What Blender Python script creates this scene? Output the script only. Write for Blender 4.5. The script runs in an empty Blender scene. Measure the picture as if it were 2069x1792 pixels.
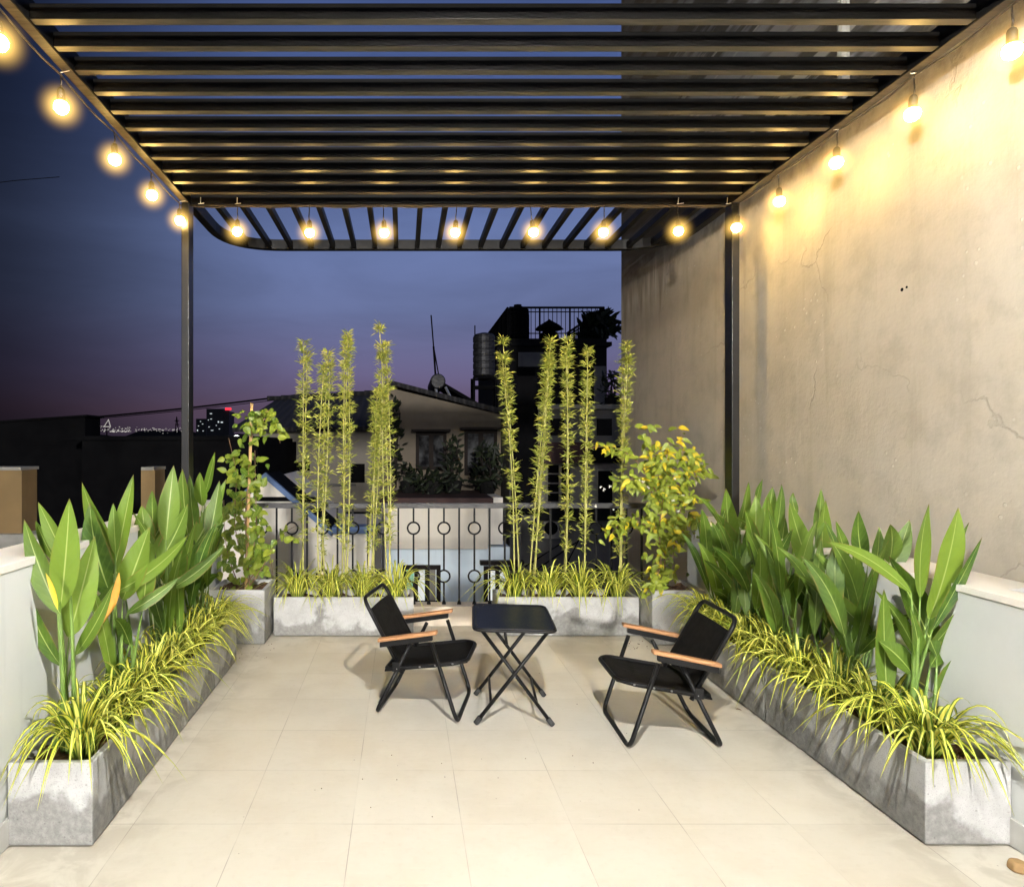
import bpy, math, random
from mathutils import Vector, Matrix

random.seed(11)
S = bpy.context.scene
COL = S.collection
F = 1341.0            # focal length of the reference grid (2069 units wide)
PX, PY = 815.0, 900.0 # vanishing point on that grid
H = 1.40              # eye height
def P(x, y, Y):
    return Vector(((x - PX) / F * Y, Y, H - (y - PY) / F * Y))
def lin(r, g, b):
    f = lambda c: (c / 255 / 12.92) if c / 255 <= .04045 else ((c / 255 + .055) / 1.055) ** 2.4
    return (f(r), f(g), f(b), 1)

# ------------------------------------------------------------------ materials
def newmat(name):
    m = bpy.data.materials.new(name); m.use_nodes = True
    nt = m.node_tree; nt.nodes.clear()
    out = nt.nodes.new('ShaderNodeOutputMaterial')
    b = nt.nodes.new('ShaderNodeBsdfPrincipled')
    nt.links.new(b.outputs[0], out.inputs[0])
    return m, nt, b, out
class N:
    """tiny helper around a node tree"""
    def __init__(s, nt): s.nt = nt
    def n(s, t, **k):
        o = s.nt.nodes.new(t)
        for a, v in k.items(): setattr(o, a, v)
        return o
    def l(s, a, b): s.nt.links.new(a, b)
    def coords(s, kind='Object', scale=(1, 1, 1), loc=(0, 0, 0)):
        tc = s.n('ShaderNodeTexCoord'); mp = s.n('ShaderNodeMapping')
        mp.inputs['Scale'].default_value = scale; mp.inputs['Location'].default_value = loc
        s.l(tc.outputs[kind], mp.inputs[0]); return mp.outputs[0]
    def noise(s, vec, scale, detail=5, rough=.55, dist=0):
        o = s.n('ShaderNodeTexNoise'); o.inputs['Scale'].default_value = scale
        o.inputs['Detail'].default_value = detail; o.inputs['Roughness'].default_value = rough
        o.inputs['Distortion'].default_value = dist
        if vec is not None: s.l(vec, o.inputs['Vector'])
        return o.outputs['Fac']
    def ramp(s, fac, pts, interp='LINEAR'):
        o = s.n('ShaderNodeValToRGB'); cr = o.color_ramp; cr.interpolation = interp
        while len(cr.elements) < len(pts): cr.elements.new(.5)
        for e, (p, c) in zip(cr.elements, pts):
            e.position = p; e.color = (tuple(c)[:3] + (1,)) if hasattr(c, '__len__') else (c, c, c, 1)
        s.l(fac, o.inputs[0]); return o.outputs[0]
    def mix(s, fac, a, b, mode='MIX'):
        o = s.n('ShaderNodeMix', data_type='RGBA', blend_type=mode)
        for i, v in ((0, fac), (6, a), (7, b)):
            if hasattr(v, 'is_output'): s.l(v, o.inputs[i])
            elif i == 0: o.inputs[0].default_value = v
            else: o.inputs[i].default_value = tuple(v)[:3] + (1,)
        return o.outputs[2]
    def math(s, op, a, b=None, c=None):
        o = s.n('ShaderNodeMath', operation=op)
        for i, v in enumerate((a, b, c)):
            if v is None: continue
            if hasattr(v, 'is_output'): s.l(v, o.inputs[i])
            else: o.inputs[i].default_value = v
        return o.outputs[0]
    def mapr(s, v, a, b, c=0, d=1, smooth=True):
        o = s.n('ShaderNodeMapRange'); o.interpolation_type = 'SMOOTHSTEP' if smooth else 'LINEAR'
        s.l(v, o.inputs[0])
        for i, x in zip((1, 2, 3, 4), (a, b, c, d)): o.inputs[i].default_value = x
        return o.outputs[0]
    def bump(s, h, bsdf, strength=.3, dist=.01):
        o = s.n('ShaderNodeBump'); o.inputs['Strength'].default_value = strength
        o.inputs['Distance'].default_value = dist
        s.l(h, o.inputs['Height']); s.l(o.outputs[0], bsdf.inputs['Normal'])
    def sep(s, v):
        o = s.n('ShaderNodeSeparateXYZ'); s.l(v, o.inputs[0]); return o.outputs

def noisy(name, c1, c2, scale=6, rough=.7, bump=.15, bdist=.005, spec=.5, metal=0, stretch=(1, 1, 1), bscale=60):
    m, nt, b, out = newmat(name); g = N(nt)
    v = g.coords('Object', stretch)
    f = g.noise(v, scale)
    g.l(g.mix(g.mapr(f, .3, .7), c1, c2), b.inputs['Base Color'])
    b.inputs['Roughness'].default_value = rough; b.inputs['Metallic'].default_value = metal
    b.inputs['Specular IOR Level'].default_value = spec
    if bump: g.bump(g.noise(v, bscale, 4), b, bump, bdist)
    return m
def emit(name, c, s):
    m = bpy.data.materials.new(name); m.use_nodes = True; nt = m.node_tree; nt.nodes.clear()
    o = nt.nodes.new('ShaderNodeOutputMaterial'); e = nt.nodes.new('ShaderNodeEmission')
    e.inputs[0].default_value = tuple(c)[:3] + (1,); e.inputs[1].default_value = s
    nt.links.new(e.outputs[0], o.inputs[0]); return m

def leafmat(name, kind):
    m, nt, b, out = newmat(name); g = N(nt)
    uv = g.n('ShaderNodeUVMap'); u, v, _ = g.sep(uv.outputs[0])
    at = g.n('ShaderNodeAttribute', attribute_name='tint'); t = at.outputs['Fac']
    au = g.math('ABSOLUTE', g.math('SUBTRACT', u, .5))          # 0 midrib .. .5 edge
    oc = g.coords('Object')
    nz = g.noise(oc, 14, 3)
    if kind == 'broad':
        base = g.mix(t, (.030, .080, .008), (.185, .285, .030))
        base = g.mix(g.mapr(nz, .35, .7), base, g.mix(.5, base, (.13, .22, .02)))
        # side veins running off the midrib
        ph = g.math('ADD', g.math('MULTIPLY', v, 62.), g.math('MULTIPLY', au, -24.))
        vein = g.math('SINE', ph)
        base = g.mix(g.mapr(vein, .5, 1, 0, .17), base, (.16, .26, .05))
        ble = g.math('MULTIPLY', g.mapr(g.math('ADD', au, g.math('MULTIPLY', nz, .12)), .47, .55), g.mapr(g.noise(oc, 5, 2), .5, .62))
        base = g.mix(g.math('MULTIPLY', ble, .7), base, (.26, .17, .05))
        rib = g.mapr(au, .018, .034, 1, 0)
        col = g.mix(rib, base, (.34, .42, .13))
        col = g.mix(g.math('MULTIPLY', g.mapr(v, .93, 1), .7), col, (.20, .12, .03))
        g.bump(g.math('ADD', vein, g.math('MULTIPLY', rib, 3)), b, .07, .003)
        rough, tr = .46, .26
    elif kind == 'spider':
        edge = g.mix(t, (.08, .17, .015), (.16, .26, .024))
        stripe = g.mix(t, (.74, .70, .08), (.92, .86, .22))
        w = g.math('ADD', au, g.math('MULTIPLY', g.math('SUBTRACT', nz, .5), .25))
        col = g.mix(g.mapr(w, .22, .33, 1, 0), edge, stripe)
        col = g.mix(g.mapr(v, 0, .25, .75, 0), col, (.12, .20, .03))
        rough, tr = .42, .25
    elif kind == 'bamboo':
        col = g.mix(t, (.20, .26, .03), (.60, .58, .12)); rough, tr = .5, .25
    elif kind == 'vine':
        col = g.mix(t, (.07, .15, .014), (.32, .37, .04))
        col = g.mix(g.mapr(t, .90, .96), col, (.66, .52, .03))
        col = g.mix(g.mapr(au, .02, .05, .6, 0), col, (.33, .38, .10)); rough, tr = .42, .25
    elif kind == 'dark':
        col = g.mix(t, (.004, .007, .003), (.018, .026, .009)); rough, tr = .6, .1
    elif kind == 'dry':
        col = g.mix(nz, (.55, .20, .03), (.75, .45, .08)); rough, tr = .6, .2
    elif kind == 'yellow':
        col = g.mix(nz, (.7, .45, .02), (.75, .6, .08)); rough, tr = .5, .2
    g.l(col, b.inputs['Base Color']); b.inputs['Roughness'].default_value = rough
    b.inputs['Specular IOR Level'].default_value = .36
    tl = g.n('ShaderNodeBsdfTranslucent'); g.l(col, tl.inputs[0])
    mx = g.n('ShaderNodeMixShader'); mx.inputs[0].default_value = tr
    g.l(b.outputs[0], mx.inputs[1]); g.l(tl.outputs[0], mx.inputs[2]); g.l(mx.outputs[0], out.inputs[0])
    return m

def floor_mat():
    m, nt, b, out = newmat('cream floor tile'); g = N(nt)
    v = g.coords('Object'); x, y, z = g.sep(v)
    T = .4046
    def joint(c, off):
        f = g.math('FRACT', g.math('DIVIDE', g.math('ADD', c, off), T))
        d = g.math('ABSOLUTE', g.math('SUBTRACT', f, .5))
        return g.mapr(d, .4945, .4985), g.math('FLOOR', g.math('DIVIDE', g.math('ADD', c, off), T))
    jx, ix = joint(x, .594 + T * 20); jy, iy = joint(y, -2.457 + T * 20)
    j = g.math('MAXIMUM', jx, jy)
    wn = g.n('ShaderNodeTexWhiteNoise', noise_dimensions='2D')
    cb = g.n('ShaderNodeCombineXYZ'); g.l(ix, cb.inputs[0]); g.l(iy, cb.inputs[1]); g.l(cb.outputs[0], wn.inputs[0])
    n1 = g.noise(v, 2.2, 6, .6); n2 = g.noise(v, 34, 4)
    col = g.mix(wn.outputs['Value'], (.60, .56, .475), (.645, .605, .52))
    col = g.mix(g.mapr(n1, .38, .70, .0, .42), col, (.52, .465, .37))
    col = g.mix(g.mapr(n2, .5, .8, 0, .16), col, (.42, .36, .27))
    # long drag marks / dust
    st = g.noise(g.coords('Object', (2, 22, 1)), 3, 5); col = g.mix(g.mapr(st, .56, .75, 0, .18), col, (.74, .69, .60))
    # dried water marks and grime gathering beside the planters
    ed = g.math('MAXIMUM', g.mapr(x, -.72, -1.10, 0, 1), g.mapr(x, 1.50, 1.84, 0, 1))
    ed = g.math('MAXIMUM', ed, g.mapr(y, 4.4, 4.9, 0, 1))
    wm = g.noise(v, 5.5, 5, .6, .8)
    col = g.mix(g.math('MULTIPLY', ed, g.mapr(wm, .42, .62, .05, .42)), col, (.33, .285, .215))
    ringn = g.noise(v, 1.5, 3, .5, .6); ring = g.mapr(g.math('ABSOLUTE', g.math('SUBTRACT', ringn, .52)), .0, .014, 1, 0)
    col = g.mix(g.math('MULTIPLY', ring, .035), col, (.36, .31, .24))
    spk = g.n('ShaderNodeTexVoronoi'); spk.inputs['Scale'].default_value = 9; g.l(v, spk.inputs['Vector'])
    col = g.mix(g.mapr(spk.outputs['Distance'], .018, .03, .55, 0), col, (.16, .12, .08))
    jn = g.mapr(g.noise(v, 3, 4), .35, .65, .10, .80)
    col = g.mix(g.math('MULTIPLY', j, jn), col, (.30, .26, .21))
    g.l(col, b.inputs['Base Color'])
    g.l(g.mapr(n1, .3, .7, .34, .55), b.inputs['Roughness'])
    b.inputs['Specular IOR Level'].default_value = .35
    g.bump(g.math('SUBTRACT', g.math('MULTIPLY', n2, .12), j), b, .25, .003)
    return m

def concrete_mat():
    m, nt, b, out = newmat('damp cast concrete'); g = N(nt)
    oi = g.n('ShaderNodeObjectInfo')
    v = g.coords('Object'); x, y, z = g.sep(v)
    off = g.n('ShaderNodeVectorMath', operation='ADD'); sc = g.n('ShaderNodeCombineXYZ')
    r10 = g.math('MULTIPLY', oi.outputs['Random'], 37.)
    g.l(r10, sc.inputs[0]); g.l(r10, sc.inputs[1]); g.l(v, off.inputs[0]); g.l(sc.outputs[0], off.inputs[1])
    w = off.outputs[0]
    big = g.noise(w, 4.2, 4, .5, .6); fine = g.noise(w, 42, 5, .65); mid = g.noise(w, 12, 5, .6)
    grain = g.noise(w, 210, 2)
    damp = g.math('ADD', g.math('MULTIPLY', big, 1.5), g.math('MULTIPLY', g.math('SUBTRACT', .17, z), 2.3))
    damp = g.math('ADD', damp, g.math('MULTIPLY', g.math('SUBTRACT', mid, .5), .35))
    dm = g.mapr(damp, .76, .96)
    dry = g.mix(g.mapr(mid, .3, .72), (.47, .47, .46), (.385, .38, .365))
    wet = g.mix(g.mapr(fine, .3, .7), (.15, .147, .137), (.24, .234, .218))
    col = g.mix(g.math('MULTIPLY', dm, .86), dry, wet)
    col = g.mix(g.mapr(grain, .56, .72, 0, .45), col, (.13, .13, .125))
    col = g.mix(g.mapr(z, .0, .018, .7, 0), col, (.10, .095, .085))
    pits = g.n('ShaderNodeTexVoronoi'); pits.inputs['Scale'].default_value = 24; g.l(w, pits.inputs['Vector'])
    pt = g.mapr(pits.outputs['Distance'], .05, .11, 1, 0)
    col = g.mix(g.math('MULTIPLY', pt, .45), col, (.10, .10, .09))
    g.l(col, b.inputs['Base Color']); b.inputs['Roughness'].default_value = .85
    b.inputs['Specular IOR Level'].default_value = .25
    g.bump(g.math('SUBTRACT', g.math('ADD', fine, g.math('MULTIPLY', grain, .5)), pt), b, .4, .004)
    return m

def tallwall_mat():
    m, nt, b, out = newmat('old rendered wall'); g = N(nt)
    v = g.coords('Object'); x, y, z = g.sep(v)
    n1 = g.noise(v, .9, 6, .6, .4); n2 = g.noise(v, 5, 6, .65); n3 = g.noise(v, 45, 4)
    streak = g.noise(g.coords('Object', (6, 6, .35)), 1.6, 6, .6)
    col = g.mix(g.mapr(n1, .3, .7), (.445, .395, .315), (.525, .475, .39))
    col = g.mix(g.mapr(n2, .42, .72, 0, .55), col, (.355, .315, .255))
    col = g.mix(g.mapr(streak, .5, .74, 0, .28), col, (.54, .495, .42))
    col = g.mix(g.mapr(streak, .46, .30, 0, .25), col, (.30, .255, .19))
    # hair cracks
    dv = g.n('ShaderNodeTexVoronoi', feature='DISTANCE_TO_EDGE'); dv.inputs['Scale'].default_value = .75
    wv = g.n('ShaderNodeVectorMath', operation='ADD'); nv = g.n('ShaderNodeTexNoise'); nv.inputs['Scale'].default_value = 3
    nv.inputs['Detail'].default_value = 6
    sv = g.n('ShaderNodeVectorMath', operation='SCALE'); sv.inputs['Scale'].default_value = .55
    g.l(v, nv.inputs['Vector']); g.l(nv.outputs['Color'], sv.inputs[0]); g.l(v, wv.inputs[0]); g.l(sv.outputs[0], wv.inputs[1])
    g.l(wv.outputs[0], dv.inputs['Vector'])
    crack = g.math('MULTIPLY', g.mapr(dv.outputs['Distance'], .001, .007, 1, 0), g.mapr(g.noise(v, 1.3, 2), .52, .62))
    col = g.mix(g.math('MULTIPLY', crack, .30), col, (.2, .17, .14))
    # lime specks
    sp = g.n('ShaderNodeTexVoronoi'); sp.inputs['Scale'].default_value = 16; g.l(v, sp.inputs['Vector'])
    spk = g.math('MULTIPLY', g.mapr(sp.outputs['Distance'], .10, .17, 1, 0), g.mapr(g.noise(v, 1.7, 3), .52, .62))
    col = g.mix(g.math('MULTIPLY', spk, .7), col, (.62, .58, .5))
    # upper wall: rain-blackened courses and runs below the roof line
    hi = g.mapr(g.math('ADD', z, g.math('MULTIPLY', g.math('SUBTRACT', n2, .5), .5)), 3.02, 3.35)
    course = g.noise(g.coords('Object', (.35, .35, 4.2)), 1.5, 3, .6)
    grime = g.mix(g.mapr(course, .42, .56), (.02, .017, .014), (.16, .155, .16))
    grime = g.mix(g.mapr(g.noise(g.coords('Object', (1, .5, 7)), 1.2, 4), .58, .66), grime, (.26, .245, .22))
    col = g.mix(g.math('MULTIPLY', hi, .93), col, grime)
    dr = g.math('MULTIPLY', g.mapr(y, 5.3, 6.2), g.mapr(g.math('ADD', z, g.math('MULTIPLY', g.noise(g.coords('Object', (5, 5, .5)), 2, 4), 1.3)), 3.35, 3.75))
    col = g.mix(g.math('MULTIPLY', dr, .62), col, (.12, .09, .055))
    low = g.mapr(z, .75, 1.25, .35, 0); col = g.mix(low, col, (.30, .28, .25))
    g.l(col, b.inputs['Base Color']); b.inputs['Roughness'].default_value = .9; b.inputs['Specular IOR Level'].default_value = .2
    hgt = g.math('ADD', g.math('ADD', g.math('MULTIPLY', n3, .25), g.math('MULTIPLY', n2, 1.1)), g.math('SUBTRACT', g.math('MULTIPLY', spk, .3), g.math('MULTIPLY', crack, .35)))
    g.bump(hgt, b, .5, .012)
    return m

def paintwall_mat(name, c1, c2):
    m, nt, b, out = newmat(name); g = N(nt)
    v = g.coords('Object'); x, y, z = g.sep(v)
    n = g.noise(v, 1.6, 6, .6); st = g.noise(g.coords('Object', (7, 7, .6)), 2, 4); f = g.noise(v, 60, 3)
    col = g.mix(g.mapr(n, .3, .7), c1, c2)
    col = g.mix(g.mapr(st, .55, .8, 0, .22), col, tuple(c * .62 for c in c1))
    g.l(col, b.inputs['Base Color']); b.inputs['Roughness'].default_value = .75
    b.inputs['Specular IOR Level'].default_value = .3
    g.bump(g.math('ADD', f, n), b, .15, .004)
    return m

def wood_mat():
    m, nt, b, out = newmat('oiled beech'); g = N(nt)
    v = g.coords('Object', (3, 40, 40)); n = g.noise(v, 2.2, 5, .6, 1.2)
    g.l(g.mix(g.mapr(n, .3, .7), (.32, .15, .062), (.43, .22, .098)), b.inputs['Base Color'])
    b.inputs['Roughness'].default_value = .5; g.bump(n, b, .1, .001); return m

def soil_mat():
    m, nt, b, out = newmat('brown potting soil'); g = N(nt)
    v = g.coords('Object'); n = g.noise(v, 30, 6, .7); n2 = g.noise(v, 7, 3)
    g.l(g.mix(g.mapr(n, .3, .7), (.035, .016, .007), (.17, .085, .032)), b.inputs['Base Color'])
    b.inputs['Roughness'].default_value = .95; g.bump(g.math('ADD', n, n2), b, 1, .02); return m

def rooftile_mat():
    m, nt, b, out = newmat('dark clay tiles'); g = N(nt)
    v = g.coords('Object'); w = g.n('ShaderNodeTexWave'); w.inputs['Scale'].default_value = 1.6
    w.inputs['Distortion'].default_value = .6; g.l(v, w.inputs['Vector'])
    g.l(g.mix(w.outputs['Fac'], (.006, .006, .007), (.022, .02, .02)), b.inputs['Base Color'])
    b.inputs['Roughness'].default_value = .8; g.bump(w.outputs['Fac'], b, .8, .06); return m

def bulb_mat():
    m = bpy.data.materials.new('warm lamp glass'); m.use_nodes = True; nt = m.node_tree; nt.nodes.clear(); g = N(nt)
    o = g.n('ShaderNodeOutputMaterial'); e = g.n('ShaderNodeEmission')
    x, y, z = g.sep(g.coords('Object'))
    g.l(g.ramp(g.mapr(z, -.105, -.128, 0, 1, False), [(0, (1, .42, .08)), (1, (1.0, .655, .19))]), e.inputs[0])
    g.l(g.mapr(z, -.108, -.128, 3, 165), e.inputs[1]); g.l(e.outputs[0], o.inputs[0]); return m
M = {}
M['floor'] = floor_mat(); M['concrete'] = concrete_mat(); M['tallwall'] = tallwall_mat()
M['whitewall'] = paintwall_mat('white painted parapet', (.66, .67, .65), (.58, .59, .565))
M['coping'] = paintwall_mat('pale coping', (.78, .74, .68), (.70, .66, .6))
M['skirt'] = noisy('glazed skirting', (.60, .59, .55), (.52, .51, .47), 8, .35, .05)
M['kerb'] = noisy('cream kerb tile', (.60, .52, .41), (.54, .46, .36), 5, .5, .1)
M['steel'] = noisy('black painted steel', (.0045, .0042, .004), (.009, .008, .007), 9, .34, .08, .002, .5)
def slat_mat():
    m = noisy('black slat, underside painted lit', (.004, .0038, .0036), (.007, .0065, .006), 9, .40, .08, .002, .42)
    g = N(m.node_tree); b = [n for n in m.node_tree.nodes if n.type == 'BSDF_PRINCIPLED'][0]
    old = b.inputs['Base Color'].links[0].from_socket
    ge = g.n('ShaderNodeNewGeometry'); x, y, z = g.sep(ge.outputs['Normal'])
    lit_tone = g.mix(g.mapr(g.noise(g.coords('Object', (3, 20, 20)), 3, 4), .3, .7), (.040, .034, .026), (.085, .072, .056))
    g.l(g.mix(g.mapr(z, -.9, -.98, 0, 1), old, lit_tone), b.inputs['Base Color'])  # downward faces paled: light from below put into the colour
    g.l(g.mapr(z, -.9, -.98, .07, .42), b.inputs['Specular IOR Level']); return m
M['slat'] = slat_mat()
M['darksteel'] = noisy('matt black steel', (.004, .0038, .0036), (.009, .008, .007), 9, .42, .08, .002, .10)
M['iron'] = noisy('black railing paint', (.002, .002, .0022), (.005, .0048, .0048), 20, .5, .15, .002, .15)
M['railtop'] = noisy('grey top rail', (.06, .058, .06), (.03, .029, .03), 12, .6, .1)  # mottled grey, paler than the bars
M['tube'] = noisy('black chair tube', (.004, .004, .0043), (.007, .007, .0075), 14, .40, .05, .001, .22)
M['fabric'] = noisy('black canvas', (.006, .006, .006), (.011, .0105, .010), 30, .9, .5, .002, .1, bscale=420)
M['tabletop'] = noisy('black lacquer board', (.005, .0055, .007), (.010, .011, .013), 3, .26, .25, .0012, .22, stretch=(.5, 14, 1), bscale=9)
M['rubber'] = noisy('dull rubber', (.02, .02, .02), (.03, .03, .03), 12, .8, .1)
M['silver'] = noisy('worn metal', (.55, .55, .55), (.35, .35, .36), 20, .35, .1, .002, .5, .8)
M['wood'] = wood_mat(); M['soil'] = soil_mat()
M['socket'] = noisy('black socket', (.03, .024, .016), (.05, .038, .022), 20, .5, .05)
M['cable'] = noisy('brown-black cable', (.035, .027, .018), (.06, .045, .03), 20, .5, .05)
M['tie'] = noisy('white zip tie', (.7, .66, .58), (.6, .57, .5), 20, .5, 0)
M['bulb'] = bulb_mat()
M['broad'] = leafmat('broad leaf', 'broad'); M['spider'] = leafmat('striped leaf', 'spider')
M['bamboo'] = leafmat('bamboo leaf', 'bamboo'); M['vine'] = leafmat('vine leaf', 'vine')
M['darkleaf'] = leafmat('dark leaf', 'dark'); M['dry'] = leafmat('dry leaf', 'dry'); M['yellow'] = leafmat('yellow leaf', 'yellow')
M['petiole'] = noisy('green stalk', (.09, .17, .025), (.17, .26, .055), 12, .45, .05)
M['culm'] = noisy('bamboo culm', (.34, .34, .07), (.50, .46, .16), 12, .4, .05)
M['twig'] = noisy('brown twig', (.16, .085, .045), (.26, .16, .09), 18, .8, .3)
M['stake'] = noisy('tan stake', (.52, .30, .12), (.62, .40, .18), 18, .7, .3)
M['rooftile'] = rooftile_mat()
M['housebrown'] = paintwall_mat('brown render', (.165, .135, .098), (.13, .108, .08))
M['housebeige'] = paintwall_mat('beige render', (.21, .19, .16), (.17, .155, .13))
M['fascia'] = paintwall_mat('cream render', (.80, .735, .62), (.73, .67, .56))
M['housewhite'] = paintwall_mat('off-white render', (.78, .74, .66), (.70, .66, .58))
M['houseblue'] = paintwall_mat('pale blue render', (.74, .84, .90), (.68, .79, .87))
M['greyrender'] = paintwall_mat('grey render', (.13, .124, .115), (.09, .088, .085))
M['darkrender'] = noisy('dark render', (.014, .0135, .013), (.008, .008, .008), 3, .9, .1, spec=.08)
M['black'] = noisy('unlit black', (.003, .003, .0035), (.005, .005, .0055), 3, .9, .1, spec=.05)
M['blueroof'] = noisy('blue metal roof', (.05, .11, .26), (.07, .14, .30), 5, .5, .1)
M['maroon'] = noisy('dark red trim', (.045, .012, .009), (.03, .010, .008), 5, .7, .1)
M['darkwood'] = noisy('dark wood', (.012, .007, .005), (.008, .005, .0035), 12, .7, .2, spec=.2)
M['pane'] = noisy('dull window glass', (.09, .092, .095), (.003, .003, .004), 3.6, .7, 0, spec=.05)
M['cream2'] = noisy('weathered paint', (.24, .225, .195), (.17, .16, .14), 12, .7, .1)
M['ochre'] = paintwall_mat('ochre render', (.20, .13, .055), (.15, .10, .042))
M['greycap'] = noisy('grey cap', (.24, .23, .205), (.18, .175, .155), 8, .8, .2)
M['litmint'] = emit('lit mint room', lin(150, 215, 185), .8); M['litwhite'] = emit('lit room', lin(235, 238, 235), .9)
M['citylight'] = emit('city light', (1, .95, .88), .62); M['beacon'] = emit('red beacon', (1, .03, .05), 2.2)
M['windowlight'] = emit('office light', (.85, .95, 1), .8); M['lamp'] = emit('white lamp', (.95, 1, .95), 6)
M['towerskin'] = noisy('tower facade', (.004, .0045, .007), (.006, .007, .010), 2, .6, 0)
M['haze'] = noisy('far hill', (.006, .007, .010), (.006, .007, .01), 2, .9, 0)
M['ground'] = noisy('dark ground', (.02, .02, .02), (.03, .03, .03), .2, .9, .1)
M['steeltank'] = noisy('stainless tank', (.05, .05, .053), (.012, .012, .013), 9, .5, .15, .01, .4, .5, stretch=(1, 1, 5))
M['plastic'] = noisy('white plastic sheet', (.74, .73, .74), (.62, .61, .63), 6, .45, .3, .01)
M['lump'] = noisy('tan wood', (.34, .21, .09), (.25, .15, .06), 12, .7, .4)

# ------------------------------------------------------------------ mesh builder
class MB:
    def __init__(s): s.v = []; s.f = []; s.uv = []; s.t = []
    def add(s, vs, fs, uvs=None, tint=.5):
        b = len(s.v); s.v += [tuple(p) for p in vs]; s.f += [tuple(b + i for i in q) for q in fs]
        s.uv += uvs if uvs else [(0, 0)] * len(vs); s.t += [tint] * len(vs); return s
    def box(s, x0, x1, y0, y1, z0, z1):
        return s.add([(x0, y0, z0), (x1, y0, z0), (x1, y1, z0), (x0, y1, z0), (x0, y0, z1), (x1, y0, z1), (x1, y1, z1), (x0, y1, z1)],
                     [(0, 3, 2, 1), (4, 5, 6, 7), (0, 1, 5, 4), (1, 2, 6, 5), (2, 3, 7, 6), (3, 0, 4, 7)])
    def prism(s, poly, y0, y1):
        """polygon of (x, z) pushed from y0 to y1"""
        n = len(poly)
        vs = [(x, y0, z) for x, z in poly] + [(x, y1, z) for x, z in poly]
        fs = [tuple(range(n)), tuple(range(2 * n - 1, n - 1, -1))] + [(i, i + n, (i + 1) % n + n, (i + 1) % n) for i in range(n)]
        return s.add(vs, fs)
    def sweep(s, pts, prof, up=Vector((0, 0, 1)), closed=False, scales=None, caps=True):
        pts = [Vector(p) for p in pts]; n = len(pts); k = len(prof); vs = []
        nrm = None
        for i, p in enumerate(pts):
            if closed: d = pts[(i + 1) % n] - pts[i - 1]
            else: d = pts[min(i + 1, n - 1)] - pts[max(i - 1, 0)]
            d.normalize()
            if nrm is None:
                u = up if abs(d.dot(up)) < .95 else Vector((1, 0, 0))
                nrm = (u - d * u.dot(d)).normalized()
            else: nrm = (nrm - d * nrm.dot(d)).normalized()
            sd = d.cross(nrm); q = scales[i] if scales else 1
            vs += [p + sd * a * q + nrm * b * q for a, b in prof]
        fs = []
        for i in range(n if closed else n - 1):
            j = (i + 1) % n
            fs += [(i * k + a, i * k + (a + 1) % k, j * k + (a + 1) % k, j * k + a) for a in range(k)]
        if not closed and caps: fs += [tuple(range(k - 1, -1, -1)), tuple((n - 1) * k + a for a in range(k))]
        return s.add(vs, fs)
    def tube(s, pts, r, k=8, **kw):
        return s.sweep(pts, [(r * math.cos(2 * math.pi * a / k), r * math.sin(2 * math.pi * a / k)) for a in range(k)], **kw)
    def cyl(s, a, b, r, k=12): return s.tube([a, b], r, k)
    def lathe(s, c, prof, k=16, axis='z'):
        """prof: (radius, height) pairs"""
        vs = []
        for r, h in prof:
            for a in range(k):
                x, y = r * math.cos(2 * math.pi * a / k), r * math.sin(2 * math.pi * a / k)
                vs.append((c[0] + x, c[1] + y, c[2] + h) if axis == 'z' else (c[0] + x, c[1] + h, c[2] + y))
        n = len(prof)
        fs = [(i * k + a, i * k + (a + 1) % k, (i + 1) * k + (a + 1) % k, (i + 1) * k + a) for i in range(n - 1) for a in range(k)]
        fs += [tuple(range(k - 1, -1, -1)), tuple((n - 1) * k + a for a in range(k))]
        return s.add(vs, fs)
    def blade(s, base, tip, width, normal, bend=Vector((0, 0, 0)), n=8, fold=.15, ripple=0, tint=.5, cols=3, prof=None, twist=0):
        base, tip = Vector(base), Vector(tip); mid = (base + tip) / 2 + bend
        prof = prof or (lambda t: math.sin(math.pi * min(1, t ** .85 * .985 + .015)) ** .75)
        vs = []; uv = []; ph = random.random() * 6
        for i in range(n + 1):
            t = i / n
            p = base * (1 - t) ** 2 + mid * 2 * t * (1 - t) + tip * t * t
            d = ((mid - base) * (1 - t) + (tip - mid) * t).normalized()
            nn = (normal - d * normal.dot(d)).normalized()
            if twist: nn = Matrix.Rotation(twist * t, 3, d) @ nn
            sd = d.cross(nn); w = width / 2 * prof(t)
            for c in range(cols):
                u = c / (cols - 1) * 2 - 1
                rp = ripple * w * math.sin(t * 9 + ph + (2 if u > 0 else 0)) * abs(u)
                vs.append(p + sd * u * w + nn * (abs(u) * fold * w + rp)); uv.append((c / (cols - 1), t))
        fs = [(i * cols + c, i * cols + c + 1, (i + 1) * cols + c + 1, (i + 1) * cols + c) for i in range(n) for c in range(cols - 1)]
        return s.add(vs, fs, uv, tint)
    def build(s, name, mat, parent=None, smooth=False, bevel=0, loc=None):
        me = bpy.data.meshes.new(name)
        vs = s.v
        if loc is not None: vs = [(x - loc[0], y - loc[1], z - loc[2]) for x, y, z in s.v]
        me.from_pydata(vs, [], s.f)
        uvl = me.uv_layers.new(name='UVMap'); fl = [0.0] * (len(me.loops) * 2)
        for i, lp in enumerate(me.loops): fl[2 * i], fl[2 * i + 1] = s.uv[lp.vertex_index]
        uvl.data.foreach_set('uv', fl)
        at = me.attributes.new('tint', 'FLOAT', 'POINT'); at.data.foreach_set('value', s.t)
        me.materials.append(mat); me.update()
        if smooth: me.polygons.foreach_set('use_smooth', [True] * len(me.polygons))
        o = bpy.data.objects.new(name, me); COL.objects.link(o)
        if loc is not None: o.location = loc
        if parent: o.parent = parent
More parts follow.
